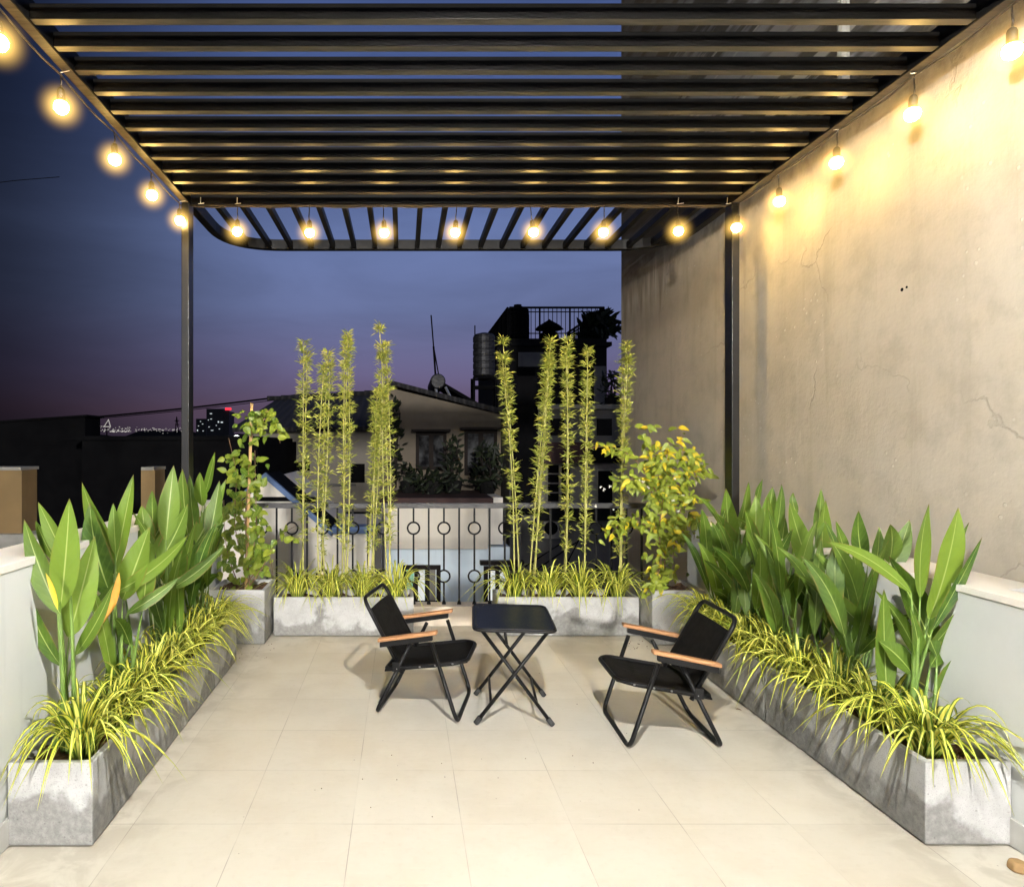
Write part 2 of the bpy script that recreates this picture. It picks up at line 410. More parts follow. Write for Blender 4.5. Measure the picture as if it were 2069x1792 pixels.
        if bevel:
            b = o.modifiers.new('edge', 'BEVEL'); b.width = bevel; b.segments = 2; b.limit_method = 'ANGLE'
        return o

def tag(o, label=None, cat=None, group=None, kind=None):
    if label: o['label'] = label
    if cat: o['category'] = cat
    if group: o['group'] = group
    if kind: o['kind'] = kind
    return o
def thing(name, label, cat, loc=(0, 0, 0), rz=0, group=None):
    o = bpy.data.objects.new(name, None); COL.objects.link(o); o.location = loc; o.rotation_euler = (0, 0, rz)
    o.empty_display_size = .1
    return tag(o, label, cat, group)
def fillet(pts, r, seg=6, closed=False):
    pts = [Vector(p) for p in pts]; out = []; n = len(pts)
    for i, p in enumerate(pts):
        if not closed and i in (0, n - 1): out.append(p); continue
        a, b = pts[i - 1], pts[(i + 1) % n]; da, db = (a - p), (b - p)
        ra = min(r, da.length * .49, db.length * .49); p0, p1 = p + da.normalized() * ra, p + db.normalized() * ra
        for k in range(seg + 1):
            t = k / seg; out.append(p0 * (1 - t) ** 2 + p * 2 * t * (1 - t) + p1 * t * t)
    return out
def copy_tree(o, parent=None):
    c = o.copy(); COL.objects.link(c); c.parent = parent
    for ch in [x for x in bpy.data.objects if x.parent == o]: copy_tree(ch, c)
    return c
V = Vector
R = random.random
def U(a, b): return a + (b - a) * R()

# ------------------------------------------------------------------ setting
XL, XR = -1.387, 2.131
tag(MB().add([(XL - .2, -3.5, 0), (XR + .3, -3.5, 0), (XR + .3, 5.15, 0), (XL - .2, 5.15, 0)], [(0, 1, 2, 3)]).build('terrace_floor', M['floor']), kind='structure')
tag(MB().box(XL - .2, XR + .3, 5.17, 5.33, -.4, .147).build('low_kerb', M['kerb'], bevel=.004), kind='structure')
tag(MB().add([(-900, -50, -10), (900, -50, -10), (900, 1500, -10), (-900, 1500, -10)], [(0, 1, 2, 3)]).build('ground', M['ground']), kind='structure')

t = thing('parapet_wall', 'white parapet wall with pale coping along the left planters', 'wall', (XL, 1.5, 0))
MB().box(XL - .22, XL, -3.5, 5.06, -.4, .955).build('wall_body', M['whitewall'], t).location = (-XL, -1.5, 0)
MB().box(XL - .235, XL + .006, -3.5, 5.07, .955, .985).build('coping', M['coping'], t, bevel=.003).location = (-XL, -1.5, 0)
MB().box(XL, XL + .012, -3.5, 5.05, .003, .10).build('skirting', M['skirt'], t, bevel=.002).location = (-XL, -1.5, 0)
t = thing('parapet_wall', 'white parapet wall with broad ledge below the tall bare wall on the right', 'wall', (XR, 1.5, 0))
MB().box(XR, XR + .28, -3.5, 4.98, -.4, .84).build('wall_body', M['whitewall'], t).location = (-XR, -1.5, 0)
MB().box(XR - .006, XR + .285, -3.5, 4.99, .84, .867).build('coping', M['coping'], t, bevel=.003).location = (-XR, -1.5, 0)
MB().box(XR - .012, XR, -3.5, 4.97, .003, .10).build('skirting', M['skirt'], t, bevel=.002).location = (-XR, -1.5, 0)

t = thing('neighbour_wall', 'tall bare concrete side wall of the next building with stains and cracks', 'wall', (2.42, 3, 0))
o = MB().box(2.42, 5.5, -4, 7.37, -10, 7.2).build('wall_body', M['tallwall'], t); o.location = (-2.42, -3, 0)
MB().cyl((2.40, 3.62, 3.2), (2.40, 3.62, 6.4), .03, 8).build('pipe', M['greycap'], t).location = (-2.42, -3, 0)
MB().cyl((2.425, 3.22, 2.155), (2.418, 3.22, 2.155), .009, 8).cyl((2.425, 3.19, 2.16), (2.418, 3.19, 2.16), .006, 8).build('drill_hole', M['black'], t).location = (-2.42, -3, 0)

# ------------------------------------------------------------------ pergola
ZB = 3.02
pg = thing('pergola', 'black steel pergola of closely set slats with a ribbed overhang', 'pergola', (0, 0, 0))
MB().box(-1.48, -1.43, 1.7, 4.47, ZB, ZB + .1).build('beam', M['slat'], pg, bevel=.003)
MB().box(2.19, 2.24, 1.7, 4.47, ZB, ZB + .1).build('beam', M['slat'], pg, bevel=.003)
MB().box(-1.48, 2.24, 4.472, 4.522, ZB, ZB + .1).build('beam', M['slat'], pg, bevel=.003)
MB().box(-1.48, -1.43, 4.422, 4.522, .985, ZB - .001).build('post', M['steel'], pg, bevel=.003)
MB().box(2.19, 2.24, 4.422, 4.522, .867, ZB - .001).build('post', M['steel'], pg, bevel=.003)
for k in range(-2, 11):
    y = 2.535 + .1738 * k
    MB().box(-1.429, 2.189, y, y + .04, ZB + .008, ZB + .068).build('slat', M['slat'], pg, bevel=.002)
path = fillet([(-1.455, 4.524, ZB + .045), (-1.455, 5.53, ZB + .045), (2.215, 5.53, ZB + .045), (2.215, 4.524, ZB + .045)], .48, 10)
MB().sweep(path, [(-.03, -.04), (.03, -.04), (.03, .04), (-.03, .04)]).build('outer_rail', M['darksteel'], pg, bevel=.003)
k = 0; x = -1.28
while x < 2.15:
    ye = 5.497
    for xe, sgn in ((-1.455 + .48, 1), (2.215 - .48, -1)):
        dx = (xe - x) * sgn
        if dx > 0: ye = 5.53 - .48 * (1 - math.sqrt(max(0, 1 - (dx / .5) ** 2))) * .95 - .03
    MB().box(x - .018, x + .018, 4.524, ye, ZB + .012, ZB + .062).build('rib', M['darksteel'], pg, bevel=.002)
    x += .1745

# ------------------------------------------------------------------ string lights
def cable(name, label, pts, tienear):
    t = thing(name, label, 'cable', pts[0])
    out = []
    for a, b in zip(pts[:-1], pts[1:]):
        a, b = V(a), V(b)
        for i in range(6):
            q = i / 6; out.append(a.lerp(b, q) + V((0, 0, -.014 * math.sin(math.pi * q) + U(-.002, .002))))
    out.append(V(pts[-1]))
    MB().tube(out, .0042, 6).build('cord', M['cable'], t, smooth=True, loc=V(pts[0])).location = (0, 0, 0)
    for p in tienear:
        p = V(p); m = MB().tube([p + V((0, 0, .012)), p + V((.002, -.004, .05))], .0022, 4)
        m.tube([p + V((-.012, -.01, .004)), p + V((.03, -.02, .006))], .0022, 4)
        m.build('cable_tie', M['tie'], t, loc=V(pts[0])).location = (0, 0, 0)
Lb = [(-1.49, y) for y in (4.41, 3.92, 3.42, 2.885, 2.43)]
Bb = [(x, 4.46) for x in (-1.115, -.632, -.133, .356, .858, 1.349, 1.842)]
Rb = [(2.228, y) for y in (4.41, 3.94, 3.41, 2.895, 2.43)]
cable('light_cable', 'thin dark cable running under the left pergola beam', [(x, y, ZB - .008) for x, y in [(-1.49, 4.45)] + Lb + [(-1.49, 1.8)]],
      [(-1.472, 2.885, ZB - .01), (-1.472, 4.41, ZB - .01)])
cable('light_cable', 'thin dark cable running under the back pergola beam', [(x, 4.462, ZB - .008) for x in [-1.44] + [b[0] for b in Bb] + [2.2]],
      [(-1.36, 4.45, ZB - .01), (-1.115, 4.45, ZB - .01), (1.842, 4.45, ZB - .01), (2.17, 4.45, ZB - .01)])
cable('light_cable', 'thin dark cable running under the right pergola beam', [(2.228, y, ZB - .008) for y in [4.45] + [b[1] for b in Rb] + [1.8]],
      [(2.215, 2.895, ZB - .01), (2.215, 3.41, ZB - .01)])
def glow_mat():  # emissive volume that imitates lens glow around a bulb
    m = bpy.data.materials.new('amber added halo'); m.use_nodes = True; nt = m.node_tree; nt.nodes.clear(); g = N(nt)
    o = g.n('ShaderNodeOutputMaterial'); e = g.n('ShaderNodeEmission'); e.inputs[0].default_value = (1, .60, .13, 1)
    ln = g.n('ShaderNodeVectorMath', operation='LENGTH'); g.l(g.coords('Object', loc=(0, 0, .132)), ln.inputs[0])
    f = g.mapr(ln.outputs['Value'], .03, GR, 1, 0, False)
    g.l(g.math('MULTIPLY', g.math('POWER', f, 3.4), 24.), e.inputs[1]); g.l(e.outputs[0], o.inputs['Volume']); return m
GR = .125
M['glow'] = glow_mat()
proto = thing('light_bulb', 'x', 'light bulb', (0, 0, 0), 0, 'string of warm bulbs under the pergola')
MB().tube([V((0, 0, 0)), V((.004, 0, -.03)), V((0, 0, -.058))], .0035, 6).build('cord', M['cable'], proto, smooth=True)
MB().lathe((0, 0, 0), [(.006, -.052), (.013, -.058), (.0165, -.068), (.018, -.098), (.0165, -.106)], 14).build('socket', M['socket'], proto, smooth=True)
gp = [(.012, -.104), (.015, -.109)] + [(.031 * math.sin(a), -.135 + .031 * math.cos(a)) for a in [math.radians(q) for q in range(34, 180, 16)]] + [(.002, -.166)]
MB().lathe((0, 0, 0), gp, 12).build('globe', M['bulb'], proto, smooth=True)
MB().lathe((0, 0, -.132), [(GR * math.sin(a), GR * math.cos(a)) for a in [math.radians(q) for q in range(176, 0, -14)]], 16).build('haze', M['glow'], proto, smooth=True)  # added glow sphere, no real mist hangs around the bulb
ords = ['first', 'second', 'third', 'fourth', 'fifth', 'sixth', 'seventh']
spec = []
for i, (x, y) in enumerate(Lb): spec.append((x, y, -.002 + (.012 if i == 0 else 0), 'lit round bulb, %s from the left post along the left beam' % ords[i]))
for i, (x, y) in enumerate(Bb): spec.append((x, y, -.045, 'lit round bulb, %s from the left along the back beam' % ords[i]))
for i, (x, y) in enumerate(Rb): spec.append((x, y, -.03, 'lit round bulb beside the tall wall, %s from the right post' % ords[i]))
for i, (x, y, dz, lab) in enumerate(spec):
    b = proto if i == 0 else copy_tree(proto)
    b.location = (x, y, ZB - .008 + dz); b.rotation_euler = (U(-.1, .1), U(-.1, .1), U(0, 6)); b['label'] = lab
    if dz < -.02:
        for ch in b.children:
            if ch.name.startswith('cord'):
                ch.scale.z = 1; ch.location.z = 0
        MB().cyl((0, 0, -dz), (0, 0, -.001), .0035, 6).build('cord_extension', M['cable'], b)

# ------------------------------------------------------------------ railing
rl = thing('railing', 'black iron balcony railing with rings on alternate bars', 'railing', (0, 5.25, .147))
YR = 5.25
MB().box(XL + .02, XR - .0, YR - .02, YR + .02, .905, .945).build('top_rail', M['railtop'], rl, bevel=.003).location = (0, -YR, -.147)
xb = P(681.5 + .3803 * 405, 0, YR).x
i0 = -12
for k in range(i0, 16):
    x = xb + .1203 * k
    if not XL + .06 < x < XR - .04: continue
    m = MB()
    rings = []
    if k % 2 == 0: rings = [H - 167 / F * YR, H - 264 / F * YR]
    zs = [.15] + sorted(sum([[z - .047, z + .047] for z in rings], [])) + [.905]
    for a, b in zip(zs[0::2], zs[1::2]): m.box(x - .007, x + .007, YR - .007, YR + .007, a, b)
    m.lathe((x, YR, .147), [(.018, 0), (.014, .012), (.009, .03)], 8)
    o = m.build('baluster', M['iron'], rl); o.location = (0, -YR, -.147)
    for z in rings:
        pts = [V((x + .047 * math.cos(a), YR, z + .047 * math.sin(a))) for a in [2 * math.pi * q / 24 for q in range(24)]]
        MB().tube(pts, .007, 6, closed=True, up=V((0, 1, 0))).build('ring', M['iron'], o, smooth=True)

# ------------------------------------------------------------------ planters
def planter(label, x0, x1, y0, y1, h, group='grey concrete planters', name='planter_box', soil=.04, wall=.026):
    cx, cy = (x0 + x1) / 2, (y0 + y1) / 2
    t = thing(name, label, 'planter', (cx, cy, 0), 0, group)
    a, b, w = (x1 - x0) / 2, (y1 - y0) / 2, wall
    z0 = .006
    vs = []
    for (p, q, z) in ((a, b, z0), (a, b, h), (a - w, b - w, h), (a - w, b - w, h - .08)):
        vs += [(-p, -q, z), (p, -q, z), (p, q, z), (-p, q, z)]
    fs = [(3, 2, 1, 0)]
    for r in range(3): fs += [(r * 4 + i, r * 4 + (i + 1) % 4, r * 4 + 4 + (i + 1) % 4, r * 4 + 4 + i) for i in range(4)]
    MB().add(vs, fs).build('shell', M['concrete'], t, bevel=.005)
    nx, ny = max(6, int((x1 - x0) * 34)), max(6, int((y1 - y0) * 34)); vs = []
    for j in range(ny + 1):
        for i in range(nx + 1):
            u, v2 = i / nx, j / ny
            vs.append((-(a - w) + 2 * (a - w) * u, -(b - w) + 2 * (b - w) * v2, h - soil + .016 * math.sin(i * 1.3 + j * .7) * math.sin(j * .9) + U(-.006, .006)))
    fs = [(j * (nx + 1) + i, j * (nx + 1) + i + 1, (j + 1) * (nx + 1) + i + 1, (j + 1) * (nx + 1) + i) for j in range(ny) for i in range(nx)]
    MB().add(vs, fs).build('soil', M['soil'], t, smooth=True)
    return t
planter('long grey concrete planter at the front left, against the white parapet', -1.38, -1.083, 2.312, 3.338, .296)
planter('long grey concrete planter at the back left, behind the front left one', -1.38, -1.083, 3.346, 4.31, .296)
planter('long grey concrete planter at the front right with a damp patch on its end', 1.824, 2.125, 2.318, 3.345, .296)
planter('long grey concrete planter at the back right, beside the right chair', 1.824, 2.125, 3.353, 4.32, .296)
planter('grey concrete planter in front of the railing, behind the left chair', -.952, .075, 4.864, 5.15, .288)
planter('grey concrete planter in front of the railing, right of the table', .69, 1.728, 4.864, 5.15, .288)
planter('square concrete pot in the left corner holding the climber on a stake', -1.365, -.975, 4.66, 5.05, .385, 'square concrete corner pots', 'square_pot', .03)
planter('square concrete pot in the right corner holding the yellowing climber', 1.74, 2.115, 4.64, 5.02, .385, 'square concrete corner pots', 'square_pot', .03)

# ------------------------------------------------------------------ spider plants
def spider(x, y, z, r, bias, label, n=58, s=1.0):
    m = MB(); c = V((x, y, z))
    for i in range(n):
        az = R() * 2 * math.pi
        d = V((math.cos(az), math.sin(az), 0))
        d = (d + bias * U(.1, 1.2)).normalized() if R() < .75 else d
        inner = i < n * .36
        L = r * (U(.75, 1.1) if not inner else U(.55, .95))
        b = c + d * U(0, .03) + V((U(-.02, .02), U(-.02, .02), -.012))
        reach = U(.16, .45) if inner else U(.52, .95)
        tip = b + d * L * reach + V((0, 0, L * (U(.35, .75) if inner else U(-.12, .42))))
        ctrl = b + d * L * reach * U(.30, .5) + V((0, 0, L * U(.60, .88)))
        if tip.x < XL + .01: tip.x = XL + .01 + U(0, .03)
        if tip.x > XR - .01: tip.x = XR - .01 - U(0, .03)
        bend = ctrl - (b + tip) / 2
        side = V((U(-.25, .25), U(-.25, .25), 1))
        w = U(.014, .024) * s
        m.blade(b, tip, w, side, bend, 9, .25, 0, U(.0, 1), 5, lambda t: (1 - t ** 2.2) * (.45 + .55 * min(1, t * 5)) + .015)
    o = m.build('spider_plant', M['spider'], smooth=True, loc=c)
    tag(o, label, 'spider plant', 'striped spider plants edging the planters')
LB = V((.75, -.25, 0)); RBi = V((-.75, -.25, 0)); BB = V((0, -.6, 0))
zp = .258
def row(side): return [x for x in ['striped spider plant at the very front of the front %s planter', 'striped spider plant second from the front in the front %s planter', 'striped spider plant third from the front in the front %s planter',
      'striped spider plant at the far end of the front %s planter', 'striped spider plant at the near end of the back %s planter', 'striped spider plant second from the near end of the back %s planter',
      'striped spider plant third from the near end of the back %s planter', 'striped spider plant at the far end of the back %s planter by the corner pot']]
for i, y in enumerate((2.44, 2.68, 2.93, 3.17, 3.45, 3.70, 3.95, 4.19)):
    spider(-1.185 + U(-.015, .015), y, zp, .40 if i else .44, LB, row('left')[i] % 'left', 96)
for i, y in enumerate((2.46, 2.70, 2.94, 3.19, 3.47, 3.71, 3.95, 4.18)):
    spider(1.925 + U(-.015, .015), y, zp, .40 if i else .42, RBi, row('right')[i] % 'right', 96)
nm = ['leftmost', 'second from left', 'third from left', 'rightmost']
for i, x in enumerate((-.80, -.545, -.30, -.055)):
    spider(x, 5.0, .25, .47, BB, 'striped spider plant %s in the railing planter behind the left chair' % nm[i], 78)
for i, x in enumerate((.845, 1.085, 1.335, 1.60)):
    spider(x, 5.0, .25, .47, BB, 'striped spider plant %s in the railing planter right of the table' % nm[i], 78)

# ------------------------------------------------------------------ broad-leaved plants
ZA = lambda x, y: (.3423 * x, 613.4 + .3423 * y)                    # measured positions of leaf ends, left side
ZC = lambda x, y: (x / 1.741 * .6815, (1600 + y / 1.741) * .6815)
ZD = lambda x, y: (1226.7 + .4071 * x, 817.8 + .4071 * y)
def broadplant(label, base, Y, leaves, side, extra, hmax):
    """leaves: (base x, base y, tip x, tip y, width, tint, sideways bend)"""
    base = V(base); t = thing('broadleaf_plant', label, 'plant', base, 0, 'tall broad-leaved plants behind the spider plants')
    m = MB(); st = MB()
    def put(b, tp, w, tint, bend, nrm):
        m.blade(b - base, tp - base, w, nrm, bend, 14, U(.10, .28), U(.02, .10), tint, 7,
                lambda t: (math.sin(math.pi * min(1, (t * .985 + .012) ** .74)) ** .92) * (1 if t < .97 else .6), U(-.3, .3))
        g0 = V((U(-.05, .05), U(-.07, .07), 0)); mid = (g0 + (b - base)) / 2 + V((0, 0, .04)) - (tp - b) * .10
        pts = [g0.lerp(mid, q).lerp(mid.lerp(b - base, q), q) for q in (0, .2, .4, .6, .8, 1)]
        st.tube(pts, .0075, 6, scales=[1.35, 1.2, 1.05, .9, .65, .3])
    for (fx, bx, by, tx, ty, w, tint, bd) in leaves:
        ya = Y + U(-.06, .06); yb = ya + U(-.10, .10)
        b = P(*fx(bx, by), ya); tp = P(*fx(tx, ty), yb)
        k = .3423 if fx is ZA else (.3914 if fx is ZC else .4071)
        wm = w * k / F * Y * 1.04; b = tp + (b - tp) * U(1.08, 1.24)
        d = (tp - b); nrm = V((U(-.35, .35), -1, U(-.1, .5))).normalized()
        bend = V((d.z, 0, -d.x)).normalized() * d.length * bd + V((0, U(-.04, .04), U(0, .02)))
        put(b, tp, wm, tint, bend, nrm)
    for i in range(extra + (6 if extra > 4 else 0)):
        b = base + V((U(-.06, .10) * -side * -1, U(-.16, .16), U(.12, hmax * .62)))
        sp = U(-.12, .17) * side
        tp = b + V((sp, U(-.20, .14), U(.30, .48)))
        if R() < .3: tp = b + V((sp * 2.2, U(-.28, -.05), U(.12, .30)))
        put(b, tp, U(.05, .085), random.choice((0, .05, .2, .45, .75)) + U(0, .15), V((-sp * .25, U(-.03, .03), .05)), V((U(-.9, .9), -1, U(-.3, .6))).normalized())
    m.build('foliage', M['broad'], t, smooth=True); st.build('stem', M['petiole'], t, smooth=True)
    return t, base
A, C, D = ZA, ZC, ZD
t1, b1 = broadplant('broad-leaved plant with a rolled yellow leaf at the front of the left planters', (-1.28, 2.55, .25), 2.52, [
    (A, 365, 1700, 410, 1150, 150, .85, .03), (A, 330, 1770, 142, 1272, 125, .40, -.10), (A, 385, 1500, 225, 1170, 95, .70, -.06),
    (C, 368, 455, 490, -20, 148, .95, .05), (C, 285, 585, 128, 212, 92, .15, -.10), (C, 415, 545, 582, 238, 70, .45, .10),
    (A, 300, 1470, 210, 1280, 60, .5, -.04)], 1, 0, .7)
m = MB(); m.blade(P(*C(298, 360), 2.36) - b1, P(*C(236, 170), 2.36) - b1, .020, V((0, -1, 0)), V((.01, 0, .01)), 6, .5)
m.build('yellow_leaf', M['yellow'], t1, smooth=True)['label'] = 'rolled bright yellow leaf'
t2, b2 = broadplant('broad-leaved plant with a curled orange dry leaf, second from the front on the left', (-1.27, 2.98, .25), 2.96, [
    (A, 690, 1570, 484, 1055, 140, .80, -.08), (A, 690, 1500, 788, 1008, 118, .85, .03), (A, 650, 1690, 530, 1175, 165, .10, -.05),
    (A, 680, 1420, 668, 1178, 70, .55, 0), (A, 745, 1690, 882, 1318, 155, .75, .04), (A, 735, 1660, 1110, 1365, 85, .80, .12),
    (A, 560, 1790, 680, 1640, 60, .3, .1), (A, 850, 1730, 870, 1400, 110, .6, .05), (C, 700, 350, 930, 190, 60, .25, .10)], 1, 2, .75)
m = MB(); p0, p1 = P(*C(614, 170), 2.74) - b2, P(*C(462, 488), 2.66) - b2
m.blade(p0, p1, .035, V((.3, -1, 0)), V((.05, 0, -.06)), 10, .6, .2, .5, 5, None, 1.2)
m.build('dry_leaf', M['dry'], t2, smooth=True)['label'] = 'curled orange dry leaf'
broadplant('broad-leaved plant third from the front on the left', (-1.27, 3.52, .25), 3.5, [
    (A, 985, 1340, 1025, 955, 118, .75, .02), (A, 900, 1390, 1020, 1130, 100, .55, .06), (A, 850, 1420, 835, 1190, 120, .7, 0),
    (A, 905, 1330, 898, 1100, 80, .35, 0), (A, 1010, 1610, 1010, 1290, 190, .35, .03), (A, 1060, 1640, 1330, 1425, 70, .25, .10),
    (A, 960, 1480, 1110, 1180, 110, .5, .05), (A, 1015, 1345, 1015, 1130, 60, .9, .0), (A, 900, 1620, 985, 1300, 120, .65, .05)], 1, 6, .75)
broadplant('broad-leaved plant at the far end of the left planters beside the left post', (-1.26, 4.05, .25), 4.05, [
    (A, 1110, 1340, 1078, 975, 105, .5, -.03), (A, 1192, 1160, 1180, 995, 78, .7, 0), (A, 1215, 1100, 1268, 876, 50, .55, .05),
    (A, 1105, 1490, 1335, 1035, 110, .85, .06), (A, 1235, 1370, 1295, 1045, 90, .45, .02), (A, 1150, 1340, 1120, 1010, 80, .3, -.02),
    (A, 1215, 1480, 1320, 1240, 80, .4, .05), (A, 1050, 1330, 1050, 1080, 90, .35, -.02)], 1, 6, .8)
broadplant('broad-leaved plant with one tall leaf standing highest at the front right', (2.0, 2.62, .25), 2.60, [
    (D, 1612, 1010, 1742, 508, 165, 1.0, .03), (D, 1560, 890, 1598, 490, 118, .65, -.03), (D, 1655, 1040, 1862, 655, 55, .0, .07),
    (D, 1690, 800, 1797, 582, 42, .15, .05), (D, 1625, 1180, 1802, 958, 72, .2, .06), (D, 1630, 1260, 1756, 1078, 85, .25, .05),
    (D, 1660, 1395, 1856, 1152, 125, .5, .05), (D, 1590, 1150, 1398, 750, 165, .12, .05), (D, 1430, 885, 1085, 680, 66, .85, .12),
    (D, 1510, 1210, 1330, 920, 85, .45, .08), (D, 1490, 1310, 1345, 1170, 130, .35, .05), (D, 1540, 1300, 1500, 1000, 70, .2, .0)], -1, 1, .6)
broadplant('broad-leaved plant second from the front on the right', (2.0, 3.02, .25), 3.02, [
    (D, 1305, 1090, 1222, 715, 105, .55, .0), (D, 1272, 760, 1248, 525, 82, .12, 0), (D, 1400, 760, 1405, 592, 80, .45, 0),
    (D, 1425, 790, 1502, 570, 85, .3, .05), (D, 1250, 1010, 1032, 735, 85, .6, .09), (D, 1270, 1120, 932, 838, 88, .55, .10),
    (D, 1330, 800, 1350, 605, 60, .2, 0), (D, 1330, 1160, 1420, 860, 110, .15, .05), (D, 1230, 950, 1100, 660, 90, .35, .05)], -1, 6, .65)
broadplant('broad-leaved plant in the middle of the right-hand row', (2.0, 3.45, .25), 3.44, [
    (D, 1005, 810, 905, 485, 98, .55, .0), (D, 1075, 790, 1085, 472, 95, .7, 0), (D, 1040, 640, 1062, 415, 50, .3, .05),
    (D, 1190, 750, 1135, 575, 60, .3, 0), (D, 940, 530, 924, 435, 36, .2, 0), (D, 1090, 1165, 955, 985, 140, .12, .05),
    (D, 1030, 980, 960, 700, 110, .35, .03), (D, 1100, 950, 1170, 690, 100, .25, .0), (D, 1010, 1010, 890, 840, 90, .2, .05)], -1, 7, .7)
broadplant('broad-leaved plant second from the far end on the right', (2.0, 3.84, .25), 3.84, [
    (D, 730, 710, 738, 445, 90, .9, 0), (D, 790, 640, 822, 405, 86, .5, .03), (D, 830, 670, 866, 392, 58, .3, .04),
    (D, 800, 700, 635, 555, 62, .4, .12), (D, 890, 885, 795, 670, 125, .35, .03), (D, 860, 800, 885, 560, 80, .2, 0),
    (D, 760, 840, 700, 640, 90, .3, 0)], -1, 7, .7)
broadplant('broad-leaved plant at the far end on the right, beside the right post', (2.0, 4.16, .25), 4.15, [
    (D, 612, 690, 590, 415, 100, .55, 0), (D, 668, 570, 702, 382, 68, .6, .03), (D, 745, 490, 772, 368, 36, .3, 0),
    (D, 592, 730, 450, 578, 88, .3, .05), (D, 640, 805, 465, 732, 52, .5, .06), (D, 660, 770, 535, 530, 95, .4, .04),
    (D, 540, 570, 452, 455, 30, .4, .05), (D, 680, 800, 690, 560, 90, .25, 0)], -1, 7, .7)

# ------------------------------------------------------------------ bamboo
def bamboo(label, xb, xt, yt, culms, lean2=None, dens=1.0, low=.18):
    Y = 5.04; base = P(xb, 1160, Y); base.z = .25; top = P(xt, yt, Y + U(-.03, .03))
    t = thing('bamboo', label, 'bamboo', base, 0, 'slender bamboo stems in front of the railing')
    st = MB(); fo = MB()
    for c in range(culms):
        g0 = V((U(-.035, .035), U(-.03, .03), 0)) if culms > 1 else V((0, 0, 0))
        e = top - base + V((U(-.03, .03), U(-.03, .03), -U(.0, .25) if c else 0))
        wob = V((U(-.03, .03), U(-.03, .03), 0))
        pts = [g0.lerp(e, q) + wob * math.sin(math.pi * q) for q in [i / 9 for i in range(10)]]
        st.tube(pts, .0068, 6, scales=[1 - .55 * i / 9 for i in range(10)])
        nodes = int(22 * dens)
        for k in range(nodes):
            q = low + (1.02 - low) * (k + U(-.3, .3)) / (nodes - 1); q = min(1, max(.05, q))
            i = min(8, int(q * 9)); p = pts[i].lerp(pts[i + 1], q * 9 - i)
            if R() < (.62 - q) * 1.35: continue
            cnt = int(U(10, 18) + 34 * q * q)
            spr = U(.03, .07) * (1 if q < .95 else .7)
            sub = R() * 6.28
            for j in range(cnt):
                az = sub + U(-1.3, 1.3) + (3.14 if j % 2 else 0)
                d = V((math.cos(az), math.sin(az), 0)); b = p + d * U(.0, spr * .55) + V((0, 0, U(-.012, .03)))
                L = U(.036, .074)
                tp = b + d * L * U(.5, 1.0) + V((0, 0, L * U(-.45, .7)))
                fo.blade(b, tp, U(.0065, .0115), V((U(-.6, .6), U(-1, .2), U(.2, 1))), V((0, 0, U(0, .012))), 3, .2, 0, U(0, 1), 3, lambda t: (1 - t) * (.4 + 2.4 * t) if t < 1 else .02)
    st.build('stem', M['culm'], t, smooth=True); fo.build('foliage', M['bamboo'], t, smooth=True)
bamboo('bamboo clump furthest left, thin and lit against the sky', 606, 613, 697, 2, dens=.95)
bamboo('bamboo clump second from the left', 650, 662, 716, 3)
bamboo('bamboo clump third from the left, in front of the beige house', 697, 700, 678, 3)
bamboo('short bamboo clump leaning right against the tallest one', 748, 766, 792, 3)
bamboo('tallest bamboo clump, just left of the brown gable', 789, 773, 662, 3)
bamboo('bamboo clump leaning left, nearest right of the table', 1043, 1019, 690, 2, dens=1.05)
bamboo('bamboo clump leaning right below the roof terrace', 1075, 1106, 692, 3)
bamboo('upright bamboo clump in the middle of the right planter', 1140, 1142, 690, 2)
bamboo('bamboo clump with a bushy top below the dark roof shrub', 1184, 1187, 710, 2)
bamboo('bamboo clump furthest right, against the edge of the tall wall', 1246, 1261, 700, 2)

# ------------------------------------------------------------------ climbers in the corner pots
def climber(label, base, stems, seeds, leafsize, tint, stake=None, flowers=0, wid=(.55, .78)):
    base = V(base); t = thing('climbing_plant', label, 'climbing plant', base)
    st = MB(); fo = MB()
    for pts, n, spread in stems:
        w = [P(x, y, Y) - base for x, y, Y in pts]
        if len(w) > 2: w = fillet(w, .2, 4)
        st.tube(w, .0048, 5, scales=[1 - .6 * i / (len(w) - 1) for i in range(len(w))])
        tot = len(w) - 1
        for k in range(n):
            q = U(.0, 1) * tot; i = min(tot - 1, int(q)); p = w[i].lerp(w[i + 1], q - i)
            p = p + V((random.gauss(0, spread), random.gauss(0, spread * .8), random.gauss(0, spread * .7)))
            d = V((U(-1, 1), U(-1, .4), U(-1.1, .35))).normalized(); L = leafsize * U(.65, 1.3)
            nr = V((U(-.6, .6), -1, U(-.1, 1.0)))
            tn = U(*tint)
            if R() < seeds: tn = 1.0
            elif tn > .88: tn = .88
            fo.blade(p, p + d * L, L * U(*wid), nr, V((0, 0, L * .12)), 5, .18, .12, tn, 5,
                     lambda t: (math.sin(math.pi * min(1, (t * .98 + .02) ** .62)) ** .8) if t < 1 else .02)
    st.build('stem', M['twig'], t, smooth=True); fo.build('foliage', M['vine'], t, smooth=True)
    if stake:
        a, b = P(*stake[0]) - base, P(*stake[1]) - base
        MB().cyl(a, b, .011, 7).build('stake', M['stake'], t, smooth=True)
    if flowers:
        m = MB()
        for i in range(flowers):
            p = P(U(1200, 1405), U(960, 1040), 4.75) - base
            for k in range(4):
                a = R() * 6.28; m.blade(p, p + V((math.cos(a), -.4, math.sin(a))) * .014, .009, V((0, -1, 0)), n=2)
        m.build('blossom', M['tie'], t)
